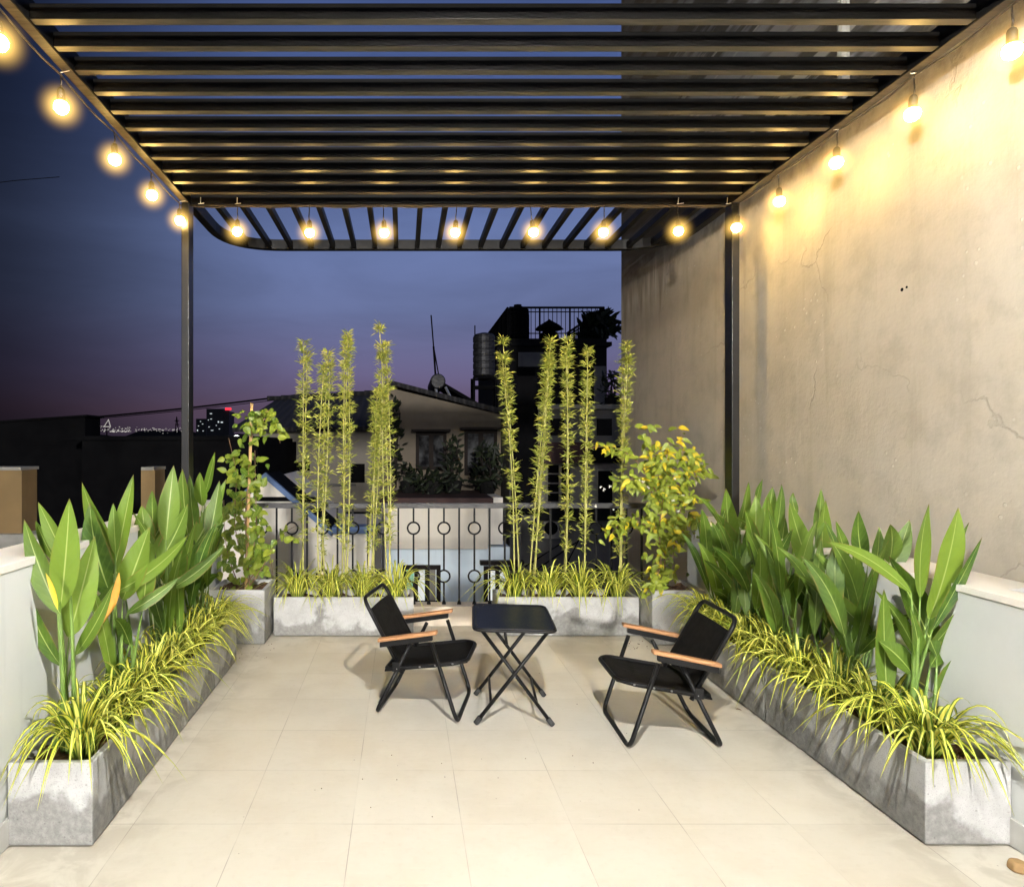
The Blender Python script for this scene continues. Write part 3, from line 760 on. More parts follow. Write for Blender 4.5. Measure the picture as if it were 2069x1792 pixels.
climber('green climber on a tan stake in the left corner pot', (-1.16, 4.87, .35), [
    ([(500, 1185, 4.87), (495, 1040, 4.85), (505, 930, 4.83), (515, 845, 4.82), (545, 828, 4.80)], 108, .055),
    ([(505, 1185, 4.85), (470, 1060, 4.85), (480, 960, 4.83), (462, 885, 4.82)], 86, .05),
    ([(490, 1185, 4.86), (520, 1080, 4.84), (516, 990, 4.82), (515, 910, 4.82)], 72, .04),
    ([(515, 850, 4.81), (548, 845, 4.80), (562, 868, 4.79), (566, 895, 4.78)], 24, .028),
    ([(495, 1185, 4.83), (540, 1120, 4.78), (575, 1075, 4.76), (598, 1062, 4.75)], 15, .035),
    ([(500, 1190, 4.8), (535, 1140, 4.78), (545, 1110, 4.77), (552, 1165, 4.76)], 11, .03),
    ([(485, 1190, 4.86), (455, 1110, 4.84), (452, 1010, 4.84)], 43, .045),
    ([(505, 1192, 4.82), (500, 1100, 4.82), (488, 1000, 4.8)], 50, .06)], .0, .066, (.1, .86), ((497, 1190, 4.85), (509, 815, 4.82)))
climber('bushy climber with many yellow leaves in the right corner pot', (1.90, 4.85, .35), [
    ([(1345, 1180, 4.83), (1340, 1050, 4.82), (1330, 950, 4.80), (1310, 868, 4.80)], 195, .05),
    ([(1350, 1180, 4.83), (1370, 1060, 4.82), (1385, 960, 4.80), (1375, 880, 4.80)], 195, .055),
    ([(1340, 1180, 4.80), (1330, 1080, 4.78), (1345, 960, 4.76), (1350, 890, 4.76)], 169, .06),
    ([(1330, 1000, 4.78), (1290, 930, 4.76), (1240, 900, 4.74), (1195, 905, 4.73)], 39, .022),
    ([(1330, 1010, 4.78), (1290, 965, 4.74), (1240, 975, 4.72)], 65, .045),
    ([(1330, 1080, 4.78), (1290, 1050, 4.74), (1245, 1060, 4.72), (1230, 1090, 4.71)], 78, .04),
    ([(1335, 1130, 4.78), (1330, 1160, 4.66), (1318, 1195, 4.6)], 46, .03),
    ([(1390, 960, 4.8), (1408, 930, 4.79), (1412, 960, 4.78)], 44, .03),
    ([(1385, 1050, 4.8), (1408, 1040, 4.79), (1402, 1090, 4.78)], 33, .03)], .15, .068, (.50, .92), None, 16, (.36, .52))

# ------------------------------------------------------------------ chairs
def make_chair():
    t = thing('folding_chair', 'x', 'chair', (0, 0, 0), 0, 'low black folding armchairs')
    hw = .225; r = .0105; seg = 6
    f = [V((.09, s * hw, .405)) for s in (-1, 1)]
    # local x is forward
    fr = fillet([(.085, -hw, .402), (.215, -hw, r), (.215, hw, r), (.085, hw, .402)], .055, 7)
    MB().tube(fr, r, 9).build('front_leg_frame', M['tube'], t, smooth=True)
    rr = fillet([(-.03, -hw + .022, .385), (-.215, -hw + .022, r), (-.215, hw - .022, r), (-.03, hw - .022, .385)], .055, 7)
    MB().tube(rr, r, 9).build('rear_leg_frame', M['tube'], t, smooth=True)
    bw = .195
    bk = fillet([(-.075, -bw, .225), (-.285, -bw, .60), (-.285, bw, .60), (-.075, bw, .225)], .055, 7)
    MB().tube(bk, r, 9).build('back_frame', M['tube'], t, smooth=True)
    # joint plates
    for s in (-1, 1): MB().box(-.125, -.085, s * (hw - .012) - .003, s * (hw - .012) + .003, .235, .285).build('hinge_plate', M['tube'], t, bevel=.002)
    sf = fillet([(-.165, -.20, .240), (.205, -.20, .300), (.258, -.15, .303), (.258, .15, .303), (.205, .20, .300), (-.165, .20, .240)], .04, 5, closed=True)
    MB().tube(sf, r, 8, closed=True).build('seat_frame', M['tube'], t, smooth=True)
    # sagging seat sheet
    nx, ny = 12, 12; vs = []; uv = []
    for top in (1, 0):
        for i in range(nx + 1):
            u = i / nx; x = -.168 + .426 * u
            w = .207 if x < .2 else .207 - (x - .2) / .062 * .05
            for j in range(ny + 1):
                v2 = j / ny * 2 - 1
                z = .240 + (x + .165) * .162 + .006 - .030 * math.sin(math.pi * min(1, max(0, u))) * (1 - v2 * v2)
                if x > .2: z = min(z, .309)
                if abs(v2) > .99: z -= .012
                vs.append((x, v2 * w, z - (0 if top else .004)))
    n1 = (nx + 1) * (ny + 1); fs = []
    for i in range(nx):
        for j in range(ny):
            a = i * (ny + 1) + j; q = (a, a + ny + 1, a + ny + 2, a + 1)
            fs.append(q); fs.append(tuple(n1 + k for k in reversed(q)))
    MB().add(vs, fs).build('seat', M['fabric'], t, smooth=True)
    m = MB()
    for s in (-1, 1):
        for x in (-.10, .02, .10, .19):
            m.lathe((x, s * .212, .24 + (x + .165) * .162), [(.001, -.004), (.005, -.002), (.005, .003), (.001, .005)], 8)
    m.build('rivet', M['silver'], t)
    # back sheet
    vs = []; n = 8
    for top in (1, 0):
        for i in range(n + 1):
            u = i / n; x = -.105 - .150 * u; z = .282 + .262 * u
            for j in range(n + 1):
                v2 = j / n * 2 - 1; sag = -.018 * (1 - v2 * v2) * math.sin(math.pi * (.2 + .7 * u))
                vs.append((x + sag * .86 + (.013 if top else .008) * (1 if abs(v2) < .99 else .2), v2 * .204, z + sag * -.4))
    n1 = (n + 1) ** 2; fs = []
    for i in range(n):
        for j in range(n):
            a = i * (n + 1) + j; q = (a, a + 1, a + n + 2, a + n + 1); fs.append(q); fs.append(tuple(n1 + k for k in reversed(q)))
    MB().add(vs, fs).build('backrest', M['fabric'], t, smooth=True)
    for s in (-1, 1):
        m = MB()
        yc = s * (hw + .004)
        L = [(-.195, .388), (-.05, .416), (.115, .448)]
        vs = []
        for x, z in L: vs += [(x, yc - .019, z), (x, yc + .019, z), (x, yc + .019, z + .019), (x, yc - .019, z + .019)]
        fs = [(0, 1, 2, 3), (11, 10, 9, 8)] + [(a * 4 + i, (a + 1) * 4 + i, (a + 1) * 4 + (i + 1) % 4, a * 4 + (i + 1) % 4) for a in range(2) for i in range(4)]
        o = m.add(vs, fs).build('armrest', M['wood'], t, bevel=.005)
        m = MB(); vs = []
        for x, z in [(-.185, .3875), (.09, .4405)]: vs += [(x, yc - .011, z - .026), (x, yc + .011, z - .026), (x, yc + .011, z), (x, yc - .011, z)]
        m.add(vs, [(0, 1, 2, 3), (7, 6, 5, 4)] + [(i, 4 + i, 4 + (i + 1) % 4, (i + 1) % 4) for i in range(4)])
        m.build('arm_bar', M['tube'], o, bevel=.002)
    return t
ch = make_chair(); ch['label'] = 'black folding armchair with wooden arms, left of the table and facing it'
ch.location = (.115, 3.60, 0); ch.rotation_euler.z = math.radians(-14)
c2 = copy_tree(ch); c2['label'] = 'black folding armchair with wooden arms, standing beside the right planters'
c2.location = (1.262, 3.265, 0); c2.rotation_euler.z = math.radians(178)

# ------------------------------------------------------------------ folding table
tb = thing('folding_table', 'small black folding table with crossed legs between the two chairs', 'table', (.575, 3.52, 0), math.radians(-6))
hx, hy = .20, .258
pl = [V((q.x, q.y, 0)) for q in fillet([(-hx, -hy, 0), (hx, -hy, 0), (hx, hy, 0), (-hx, hy, 0)], .05, 6, closed=True)]
n = len(pl)
def ringz(s, z): return [(p.x * s[0], p.y * s[1], z) for p in pl]
vs = ringz((1, 1), .478) + ringz((1, 1), .499) + ringz((.955, .965), .499) + ringz((.945, .958), .494)
fs = [tuple(range(n - 1, -1, -1)), tuple(range(3 * n, 4 * n))] + [(r * n + i, r * n + (i + 1) % n, (r + 1) * n + (i + 1) % n, (r + 1) * n + i) for r in range(3) for i in range(n)]
MB().add(vs, fs).build('tabletop', M['tabletop'], tb, bevel=.002)
MB().tube([p + V((0, 0, .488)) for p in [V((q.x * 1.012, q.y * 1.01, 0)) for q in pl]], .0075, 6, closed=True).build('rim', M['tube'], tb, smooth=True)
lr = .0095
for yy, fl in ((-.205, 1), (-.185, -1), (.205, -1), (.185, 1)):
    a, b = V((fl * .168, yy, .478)), V((-fl * .186, yy, .012))
    o = MB().cyl(a, b, lr, 10).build('leg', M['tube'], tb, smooth=True)
    d = (b - a).normalized()
    MB().cyl(b - d * .03, b + d * .010, .0135, 10).build('foot_cap', M['rubber'], o, smooth=True)
for fl, y0, y1 in ((1, -.205, .185), (-1, -.185, .205)):
    q = .80; x = fl * (.168 + (-.186 - .168) * q); z = .478 - .466 * q
    MB().cyl((x, y0, z), (x, y1, z), .007, 8).build('crossbar', M['tube'], tb, smooth=True)
MB().cyl((.0, -.205, .245), (.0, -.185, .245), .006, 8).cyl((.0, .185, .245), (.0, .205, .245), .006, 8).build('pivot', M['silver'], tb)
MB().cyl((-.035, .16, .41), (-.02, .12, .31), .0085, 8).build('lock_strut', M['tube'], tb, smooth=True)

# ------------------------------------------------------------------ small things on the floor and ledge
m = MB(); c = P(2052, 1733, 2.215); c.z = 0
m.lathe((c.x - .02, c.y - .03, .001), [(.022, 0), (.030, .006), (.028, .026), (.018, .034)], 7)
tag(m.build('wood_scrap', M['lump'], bevel=.004), 'small tan lump of wood on the floor at the foot of the right parapet', 'wood scrap')
for i, (x, y, l) in enumerate([(1493, 1436, 'brown'), (787, 1937, 0)][:1]):
    p = P(x, y, F * H / (y - PY)); m = MB()
    m.blade(V((p.x - .012, p.y + .01, .006)), V((p.x + .012, p.y - .008, .004)), .012, V((0, 0, 1)), V((0, 0, .006)), 4, .5)
    tag(m.build('dead_leaf', M['twig']), 'tiny brown dead leaf on the tiles near the right planter', 'dead leaf')
def crumbs(label, spots):
    m = MB()
    for x, y, r in spots:
        p = P(x, y, F * H / (y - PY)); m.lathe((p.x, p.y, .0005), [(r, 0), (r * .8, r * .5), (r * .2, r * .8)], 6)
    tag(m.build('soil_crumbs', M['soil']), label, 'dirt', None, 'stuff')
random.seed(5)
crumbs('crumbs of soil spilled on the tiles', [(U(1270, 1330), U(1290, 1312), U(.002, .006)) for _ in range(26)] + [(U(480, 560), U(1300, 1330), U(.002, .004)) for _ in range(14)] +
       [(U(520, 1300), U(1300, 1650), U(.001, .003)) for _ in range(26)])
# crumpled sheet on the right ledge
m = MB(); nx, ny = 22, 26; vs = []
for j in range(ny + 1):
    for i in range(nx + 1):
        u, v2 = i / nx, j / ny
        bump = math.sin(math.pi * u) * math.sin(math.pi * v2) ** .6
        h = .16 * bump * (.7 + .5 * math.sin(7 * u + 4 * v2) * math.sin(9 * v2)) + .012 * math.sin(23 * u + 11 * v2) * bump
        vs.append((XR + .085 + .19 * u + .01 * math.sin(9 * v2), 1.72 + .72 * v2, .872 + max(0, h) + .10 * u * bump))
fs = [(j * (nx + 1) + i, j * (nx + 1) + i + 1, (j + 1) * (nx + 1) + i + 1, (j + 1) * (nx + 1) + i) for j in range(ny) for i in range(nx)]
tag(m.add(vs, fs).build('plastic_sheet', M['plastic'], smooth=True), 'crumpled white plastic sheet lying on the right ledge against the tall wall', 'plastic sheet')

# ------------------------------------------------------------------ neighbouring houses
def q2(x, y, Y): p = P(x, y, Y); return (p.x, p.z)
def pbox(x0, x1, y0, y1, Y, d=.1, front=0):
    """box whose front face fills that measured rectangle at distance Y"""
    a, b = P(x0, y1, Y), P(x1, y0, Y)
    return MB().box(a.x, b.x, Y - front, Y + d, a.z, b.z)
# brown gable house with its beige wing
hs = thing('house', 'brown house with a sloping dark roof, two windows and a beige wing', 'house', (1.2, 14, -10))
def part(mb, name, mat, root, **k):
    o = mb.build(name, mat, root, **k); o.matrix_parent_inverse = Matrix.Translation(-root.location) if root.parent is None else Matrix(); return o
def sub(mb, name, mat, par, **k): return mb.build(name, mat, par, **k)
Y = 14.0
lo = q2(768, 0, Y)[0]; hi = q2(1012, 0, Y)[0]
part(MB().prism([(lo, -10), (hi, -10), q2(1012, 838, Y), q2(793, 785, Y), q2(768, 792, Y)], Y, Y + 5), 'gable_wall', M['housebrown'], hs)
a, b, c = q2(764, 787, Y), q2(795, 777, Y), q2(1018, 835, Y)
part(MB().prism([(a[0], a[1]), (b[0], b[1] - .03), (c[0], c[1] - .04), (c[0], c[1] + .07), (b[0], b[1] + .06), (a[0], a[1] + .08)], Y - .16, Y + 5.4), 'roof', M['rooftile'], hs)
for (x0, x1, y0, y1, lx0, lx1, ly) in ((840, 902, 873, 949, 831, 908, 870), (938, 1004, 869, 960, 929, 1022, 866)):
    f = MB()
    A_, B_ = P(x0, y1, Y), P(x1, y0, Y); w = .07
    f.box(A_.x, A_.x + w, Y - .04, Y + .02, A_.z, B_.z); f.box(B_.x - w, B_.x, Y - .04, Y + .02, A_.z, B_.z)
    f.box(A_.x + w, B_.x - w, Y - .04, Y + .02, B_.z - w, B_.z); f.box(A_.x + w, B_.x - w, Y - .04, Y + .02, A_.z, A_.z + w)
    f.box((A_.x + B_.x) / 2 - .05, (A_.x + B_.x) / 2 + .05, Y - .035, Y + .02, A_.z + w, B_.z - w)
    o = part(f, 'window', M['darkwood'], hs)
    sub(MB().box(A_.x + w, B_.x - w, Y - .012, Y - .006, A_.z + w, B_.z - w), 'pane', M['pane'], o)
    pbox(lx0, lx1, ly - 2, ly + 2.5, Y, .02, .35)
    part(pbox(lx0, lx1, ly - 2, ly + 2.5, Y, .02, .35), 'canopy', M['darkwood'], hs)
Y = 15.0
lo = q2(500, 0, Y)[0]; hi = q2(772, 0, Y)[0]
part(MB().box(lo, hi, Y, Y + 5, -10, q2(0, 860, Y)[1]), 'wing_wall', M['housebeige'], hs)
e0, e1, r0, r1 = P(470, 864, Y - .3), P(800, 862, Y - .3), P(560, 806, 19), P(805, 793, 19)
dn = V((0, 0, -.10))
part(MB().add([e0, e1, r1, r0, e0 + dn, e1 + dn, r1 + dn, r0 + dn], [(0, 1, 2, 3), (7, 6, 5, 4), (0, 4, 5, 1), (1, 5, 6, 2), (2, 6, 7, 3), (3, 7, 4, 0)]), 'wing_roof', M['rooftile'], hs)
m = MB()
for i in range(9):
    p = P(565 + 28 * i, 805 - 1.6 * i, 18.9); m.tube([p + V((-.35, 0, 0)), p + V((.35, 0, .0))], .07, 8)
part(m, 'ridge_tiles', M['rooftile'], hs)
part(pbox(568, 626, 933, 951, Y, .02, .015), 'vent_opening', M['black'], hs)
part(pbox(709, 737, 937, 975, Y, .02, .015), 'vent_opening', M['black'], hs)
part(pbox(585, 720, 977, 981, Y, .02, .12), 'ledge', M['greyrender'], hs)
part(pbox(560, 770, 1042, 1061, 13, .8), 'lean_to_roof', M['black'], hs)
Y = 12.0
part(pbox(769, 988, 1001, 1012, 12.5, 1.5, .62), 'terrace_slab', M['maroon'], hs)
part(pbox(771, 986, 1012.5, 1109, Y, 1.9), 'terrace_front', M['fascia'], hs)
part(pbox(986.5, 1016, 1005, 1100, Y + .12, 1.8), 'terrace_pier', M['housewhite'], hs)
bl = q2(755, 0, Y + .15)[0]; br = q2(1030, 0, Y + .15)[0]
part(MB().box(bl, br, Y + .15, Y + 1.9, -10, q2(0, 1105, Y + .15)[1]), 'lower_wall', M['houseblue'], hs)
Yb = Y + .15
def litwindow(x0, x1, y0, y1, panes, lintel):
    A_, B_ = P(x0, y1, Yb), P(x1, y0, Yb); f = MB(); w = .075
    f.box(A_.x, A_.x + w, Yb - .07, Yb + .02, A_.z, B_.z); f.box(B_.x - w, B_.x, Yb - .07, Yb + .02, A_.z, B_.z)
    f.box(A_.x + w, B_.x - w, Yb - .07, Yb + .02, B_.z - w, B_.z)
    for q in (.36, .64): xx = A_.x + (B_.x - A_.x) * q; f.box(xx - .035, xx + .035, Yb - .06, Yb + .02, A_.z, B_.z - w)
    f.box(A_.x + w, B_.x - w, Yb - .058, Yb - .02, A_.z + .28, A_.z + .34)
    o = part(f, 'window', M['darkwood'], hs)
    for (a0, a1, mt) in panes:
        sub(MB().box(A_.x + w + (B_.x - A_.x - 2 * w) * a0, A_.x + w + (B_.x - A_.x - 2 * w) * a1, Yb - .012, Yb - .004, A_.z, B_.z - w), 'pane', M[mt], o)
    if lintel: sub(pbox(*lintel, Yb, .02, .16), 'lintel', M['darkwood'], o)
litwindow(813, 890, 1141, 1250, [(0, .24, 'litmint'), (.3, .6, 'litwhite'), (.68, .97, 'cream2')], None)
litwindow(977, 1052, 1143, 1250, [(0, .3, 'litwhite'), (.4, .66, 'litwhite')], (969, 1056, 1131, 1139))

# solar water heater, antenna
sh = thing('solar_water_heater', 'round steel solar water tank with sloping collector on the brown roof', 'solar water heater', P(905, 800, 15))
def put(mb, name, mat, root, **k):
    o = mb.build(name, mat, root, **k); o.matrix_parent_inverse = Matrix.Translation(-root.location); return o
c = P(885, 770, 14.2)
put(MB().lathe((c.x, c.y, c.z), [(.001, -.02), (.14, 0), (.165, .05), (.165, 1.6), (.001, 1.62)], 20, 'y'), 'tank', M['steeltank'], sh, smooth=False)
a = P(895, 772, 14.4); b = P(1000, 833, 14.4)
put(MB().add([a, a + V((0, 1.5, 0)), b + V((0, 1.5, 0)), b, a + V((0, 0, -.08)), a + V((0, 1.5, -.08)), b + V((0, 1.5, -.08)), b + V((0, 0, -.08))],
             [(0, 3, 2, 1), (4, 5, 6, 7), (0, 1, 5, 4), (1, 2, 6, 5), (2, 3, 7, 6), (3, 0, 4, 7)]), 'collector', M['black'], sh)
put(MB().cyl(P(880, 782, 14.3), P(884, 806, 14.3), .03, 6).cyl(P(900, 782, 14.3), P(915, 812, 14.3), .03, 6).cyl(P(905, 800, 14.3), P(960, 822, 14.3), .03, 6), 'stand', M['silver'], sh)
an = thing('antenna_mast', 'thin antenna mast standing behind the solar tank', 'antenna', P(884, 770, 15.5))
put(MB().cyl(P(871, 637, 15.5), P(876, 700, 15.5), .018, 6).cyl(P(876, 700, 15.5), P(882, 790, 15.5), .026, 6).cyl(P(877, 705, 15.5), P(892, 790, 15.5), .016, 6), 'mast', M['black'], an)

# plants on the terrace of the brown house
def shrub(name, label, cx, by, Y, w, h, n, cat='shrub', group=None, potted=True, L=(.10, .22), mat='darkleaf'):
    base = P(cx, by, Y); t = thing(name, label, cat, base, 0, group); m = MB(); st = MB()
    for i in range(n):
        a = R() * 6.28; rr = math.sqrt(R()); zz = U(.12, 1) * h
        wd = w * (.45 + .55 * math.sin(math.pi * min(.95, zz / h)))
        p = V((math.cos(a) * rr * wd, math.sin(a) * rr * wd, zz)); d = V((U(-1, 1), U(-1, 1), U(-.6, 1))).normalized()
        l = U(*L); m.blade(p, p + d * l, l * U(.2, .45), V((U(-1, 1), -1, U(-1, 1))), n=3, tint=R())
    for i in range(4): st.tube([V((0, 0, 0)), V((U(-.3, .3) * w, 0, h * .5)), V((U(-.8, .8) * w, U(-.3, .3) * w, h * U(.7, .95)))], .014, 5)
    m.build('foliage', M[mat], t); st.build('stem', M['darkwood'], t)
    if potted: MB().lathe((0, 0, -.02), [(.13, 0), (.18, .28), (.16, .30)], 12).build('pot', M['darkrender'], t)
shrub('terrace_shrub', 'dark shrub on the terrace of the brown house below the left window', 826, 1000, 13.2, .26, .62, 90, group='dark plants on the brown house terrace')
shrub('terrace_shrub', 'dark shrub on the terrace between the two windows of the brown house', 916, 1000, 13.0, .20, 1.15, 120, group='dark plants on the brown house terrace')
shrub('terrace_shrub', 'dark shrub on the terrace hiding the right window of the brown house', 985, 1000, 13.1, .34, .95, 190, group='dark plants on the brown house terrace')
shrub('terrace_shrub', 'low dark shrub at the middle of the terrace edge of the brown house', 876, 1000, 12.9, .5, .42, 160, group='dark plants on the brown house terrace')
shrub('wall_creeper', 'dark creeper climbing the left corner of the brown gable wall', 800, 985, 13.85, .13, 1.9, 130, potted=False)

# blue-roofed house
bh = thing('house', 'off-white house with a blue gable roof edge behind the left planter', 'house', (-2.2, 9, -10))
Y = 9.0
ap = q2(540, 966, Y); rb = q2(668, 1078, Y); lb_ = q2(412, 1078, Y); fr_ = q2(768, 1076, Y)
put(MB().prism([(lb_[0], -10), (fr_[0], -10), (fr_[0], rb[1]), rb, ap, lb_], Y, Y + 2.6), 'wall', M['housewhite'], bh)
ap2, rb2, lb2 = q2(540, 954, Y), q2(672, 1068, Y), q2(408, 1068, Y)
t_ = .085
poly = [ap2, rb2, (rb2[0], rb2[1] - t_), (ap2[0], ap2[1] - t_), (lb2[0], lb2[1] - t_), lb2]
put(MB().prism(poly, Y - .14, Y - .06), 'fascia', M['blueroof'], bh)
put(MB().prism([(x, z - .012) for x, z in poly], Y - .058, Y + .9), 'roof', M['black'], bh)
put(MB().box(rb2[0], fr_[0], Y - .10, Y + .25, q2(0, 1076, Y)[1], q2(0, 1063, Y)[1]), 'eave', M['blueroof'], bh)
put(MB().box(*[q2(752, 0, 8.9)[0], q2(770, 0, 8.9)[0]], 8.86, 8.99, -10, q2(0, 1068, 8.9)[1]), 'corner_pier', M['greyrender'], bh)
m = MB()
a_, b_ = q2(512, 1003, Y), q2(640, 1012, Y)
put(m.box(a_[0], b_[0], Y - .05, Y - .003, b_[1], a_[1] - .005), 'dark_band', M['black'], bh)

# right-hand dark building
rbld = thing('apartment_building', 'dark building with a railed roof terrace, awning and shuttered window', 'building', (3, 14, -10))
Y = 20.0
x0, x1 = q2(1004, 0, Y)[0], q2(1226, 0, Y)[0]; zt = q2(0, 684, Y)[1]
put(MB().box(x0, x1, Y, Y + 5, -10, zt), 'upper_block', M['darkrender'], rbld)
put(MB().box(x0 - .1, x1 + .12, Y - .12, Y + 5, q2(0, 700, Y)[1], q2(0, 692, Y)[1]), 'cornice', M['darkrender'], rbld)
put(pbox(1047, 1098, 712, 741, Y, .02, .03), 'wall_panel', M['greyrender'], rbld)
put(pbox(1200, 1224, 740, 830, Y, .02, .03), 'wall_panel', M['greyrender'], rbld)
put(pbox(1045, 1080, 742, 800, Y, .02, .05), 'opening', M['black'], rbld)
rz = q2(0, 621, Y)[1]; xr0, xr1 = q2(1030, 0, Y)[0], q2(1222, 0, Y)[0]
def roofrail(pts):
    m = MB()
    for a, b in zip(pts[:-1], pts[1:]):
        a, b = V(a), V(b); m.cyl(a, b, .035, 6); m.cyl(a - V((0, 0, .13)), b - V((0, 0, .13)), .018, 5); m.cyl(a - V((0, 0, .78)), b - V((0, 0, .78)), .018, 5)
        n = int((b - a).length / .125)
        for i in range(n + 1):
            p = a.lerp(b, i / n); m.cyl(p, p - V((0, 0, rz - zt)), .03 if i % 7 == 0 else .012, 5)
    return m
put(roofrail([(xr0, Y + .05, rz), (xr1, Y + .05, rz)]), 'roof_railing', M['black'], rbld)
put(roofrail([(xr1, Y + .1, rz), (xr1, Y + 4.6, rz)]), 'roof_railing', M['black'], rbld)
put(roofrail([(xr0 - .05, Y + .1, rz), (xr0 - .05, Y + 4.6, rz)]), 'roof_railing', M['black'], rbld)
Y = 13.0
x0, x1 = q2(1030, 0, Y)[0], q2(1300, 0, Y)[0]
put(MB().box(x0, x1, Y + .01, Y + 5, -10, q2(0, 828, Y)[1]), 'lower_block', M['greyrender'], rbld)
put(pbox(1085, 1258, 818, 827, Y, 4, .15), 'ledge', M['greycap'], rbld)
put(pbox(1032, 1086, 760, 1040, Y, .5, .05), 'dark_bay', M['black'], rbld)
put(pbox(1088, 1178, 894, 935, Y, .1, .5), 'awning', M['maroon'], rbld)
put(pbox(1180, 1256, 902, 934, Y, .1, .4), 'awning', M['black'], rbld)
put(pbox(1086, 1256, 937, 1024, Y, .1, .02), 'pale_wall', M['cream2'], rbld)
for a0, a1 in ((1112, 1140), (1206, 1236)): put(pbox(a0, a1, 846, 880, Y, .02, .012), 'wall_panel', M['darkrender'], rbld)
A_, B_ = P(1102, 1014, Y), P(1164, 938, Y); f = MB()
for q0, q1 in ((0, .06), (.42, .5), (.78, 1)): f.box(A_.x + (B_.x - A_.x) * q0, A_.x + (B_.x - A_.x) * q1, Y - .06, Y, A_.z, B_.z)
for i in range(5): zz = A_.z + (B_.z - A_.z) * i / 4; f.box(A_.x, B_.x, Y - .055, Y - .03, zz - .012, zz + .012)
o = put(f, 'window', M['cream2'], rbld)
sub(MB().box(A_.x, B_.x, Y - .027, Y - .022, A_.z, B_.z), 'pane', M['black'], o)
put(pbox(1208, 1236, 951, 1030, Y, .02, .04), 'door', M['black'], rbld)
put(pbox(1086, 1290, 1022, 1048, Y, .1, .3), 'balcony_edge', M['darkrender'], rbld)
ac = put(pbox(1092, 1134, 1050, 1084, Y, .1, .30), 'air_conditioner', M['cream2'], rbld)
c = P(1113, 1067, Y - .3); sub(MB().lathe((c.x, c.y, c.z), [(.13, -.012), (.13, 0)], 20, 'y'), 'fan_grille', M['black'], ac)
m = MB()
for a, b in (((1060, 1145), (1130, 1100)), ((1085, 1150), (1165, 1095)), ((1140, 1150), (1172, 1085))): m.cyl(P(*a, Y - .2), P(*b, Y - .2), .012, 5)
put(m, 'stay_wire', M['black'], rbld)

# roof-top furniture
wt = thing('water_tank', 'ribbed steel water tank on a tall stand left of the dark building', 'water tank', P(978, 800, 16))
c = P(978, 765, 16)
prof = [(.01, 0), (.24, .05)]
for i in range(6): prof += [(.268, .08 + i * .16), (.268, .19 + i * .16), (.255, .205 + i * .16), (.255, .225 + i * .16)]
prof += [(.22, 1.06), (.08, 1.10), (.01, 1.11)]
put(MB().lathe(c, prof, 20), 'tank', M['steeltank'], wt, smooth=False)
m = MB()
for dx in (-.27, .27):
    for dy in (-.27, .27): m.cyl(c + V((dx, dy, .02)), c + V((dx, dy, -1.5)), .03, 5)
for dz in (-.0, -.22):
    for dy in (-.27, .27): m.cyl(c + V((-.27, dy, dz)), c + V((.27, dy, dz)), .028, 5)
put(m, 'stand', M['black'], wt); put(MB().cyl(c + V((-.22, 0, .9)), c + V((-.22, 0, 1.28)), .015, 5), 'pipe', M['black'], wt)
c = P(1046, 684, 20.6)
wt2 = thing('water_tank', 'black cylindrical water tank behind the railing on the dark roof', 'water tank', c)
put(MB().lathe(c, [(.36, 0), (.36, .3), (.345, .32), (.36, .34), (.36, .62), (.345, .64), (.36, .66), (.34, .88), (.12, 1.0), (.12, 1.04)], 18), 'tank', M['black'], wt2)
c = P(1110, 684, 20.7)
pr = thing('parasol', 'dark tilted parasol half hidden by the rooftop railing', 'parasol', c)
put(MB().lathe(c, [(.46, .28), (.36, .38), (.06, .56), (.01, .60)], 8), 'canopy', M['black'], pr)
put(MB().cyl(c, c + V((0, 0, .5)), .03, 6), 'pole', M['black'], pr)
put(MB().lathe(c, [(.3, 0), (.3, .1), (.1, .34)], 8), 'table', M['black'], pr)
shrub('roof_shrub', 'spiky dark shrub at the right end of the rooftop railing', 1212, 688, 20.4, .5, .78, 260, group='dark plants on the rooftop', L=(.2, .5))
shrub('roof_shrub', 'dark shrub against the tall wall below the rooftop terrace', 1238, 828, 14.5, .32, .85, 140, group='dark plants on the rooftop')

# left-hand neighbours
nb = thing('boundary_wall', 'low weathered boundary wall with ochre piers beyond the left parapet', 'wall', (-4, 6, 0))
Y = 6.0
put(MB().box(-9, -2.2, Y, Y + .2, -10, q2(0, 1096, Y)[1]), 'wall_body', M['greycap'], nb)
put(MB().box(-9, -2.2, Y - .05, Y + .25, q2(0, 1095.5, Y)[1], q2(0, 1078, Y)[1]), 'coping', M['greycap'], nb)
for a0, a1, z0 in ((-60, 44, 1077.5), (285, 313, 1077.5)):
    o = put(pbox(a0, a1, 950, z0, Y + .02, .25), 'pier', M['ochre'], nb)
    sub(pbox(a0, a1 - 2, 944, 950, Y + .0, .3), 'cap', M['greycap'], o)
db = thing('dark_house', 'unlit black house with a long roof left of the left post', 'house', (-7, 12, -10))
Y = 12
a_, b_ = q2(-260, 885, Y), q2(172, 838, Y)
put(MB().prism([(a_[0], -10), (b_[0], -10), (b_[0], q2(0, 842, Y)[1]), (a_[0], q2(0, 872, Y)[1])], Y, Y + .6), 'wall', M['black'], db)
put(MB().prism([(a_[0], q2(0, 872.5, Y)[1]), (b_[0] + .05, q2(0, 842, Y)[1]), (b_[0] + .05, q2(0, 838, Y)[1]), (a_[0], q2(0, 868, Y)[1])], Y - .05, Y + .65), 'roof', M['black'], db)
sh2 = thing('dark_house', 'low unlit building in front of the distant city lights', 'house', (-5, 11, -10))
Y = 11
put(MB().box(q2(165, 0, Y)[0], q2(520, 0, Y)[0], Y + .01, Y + 4, -10, q2(0, 890, Y)[1]), 'wall', M['black'], sh2)
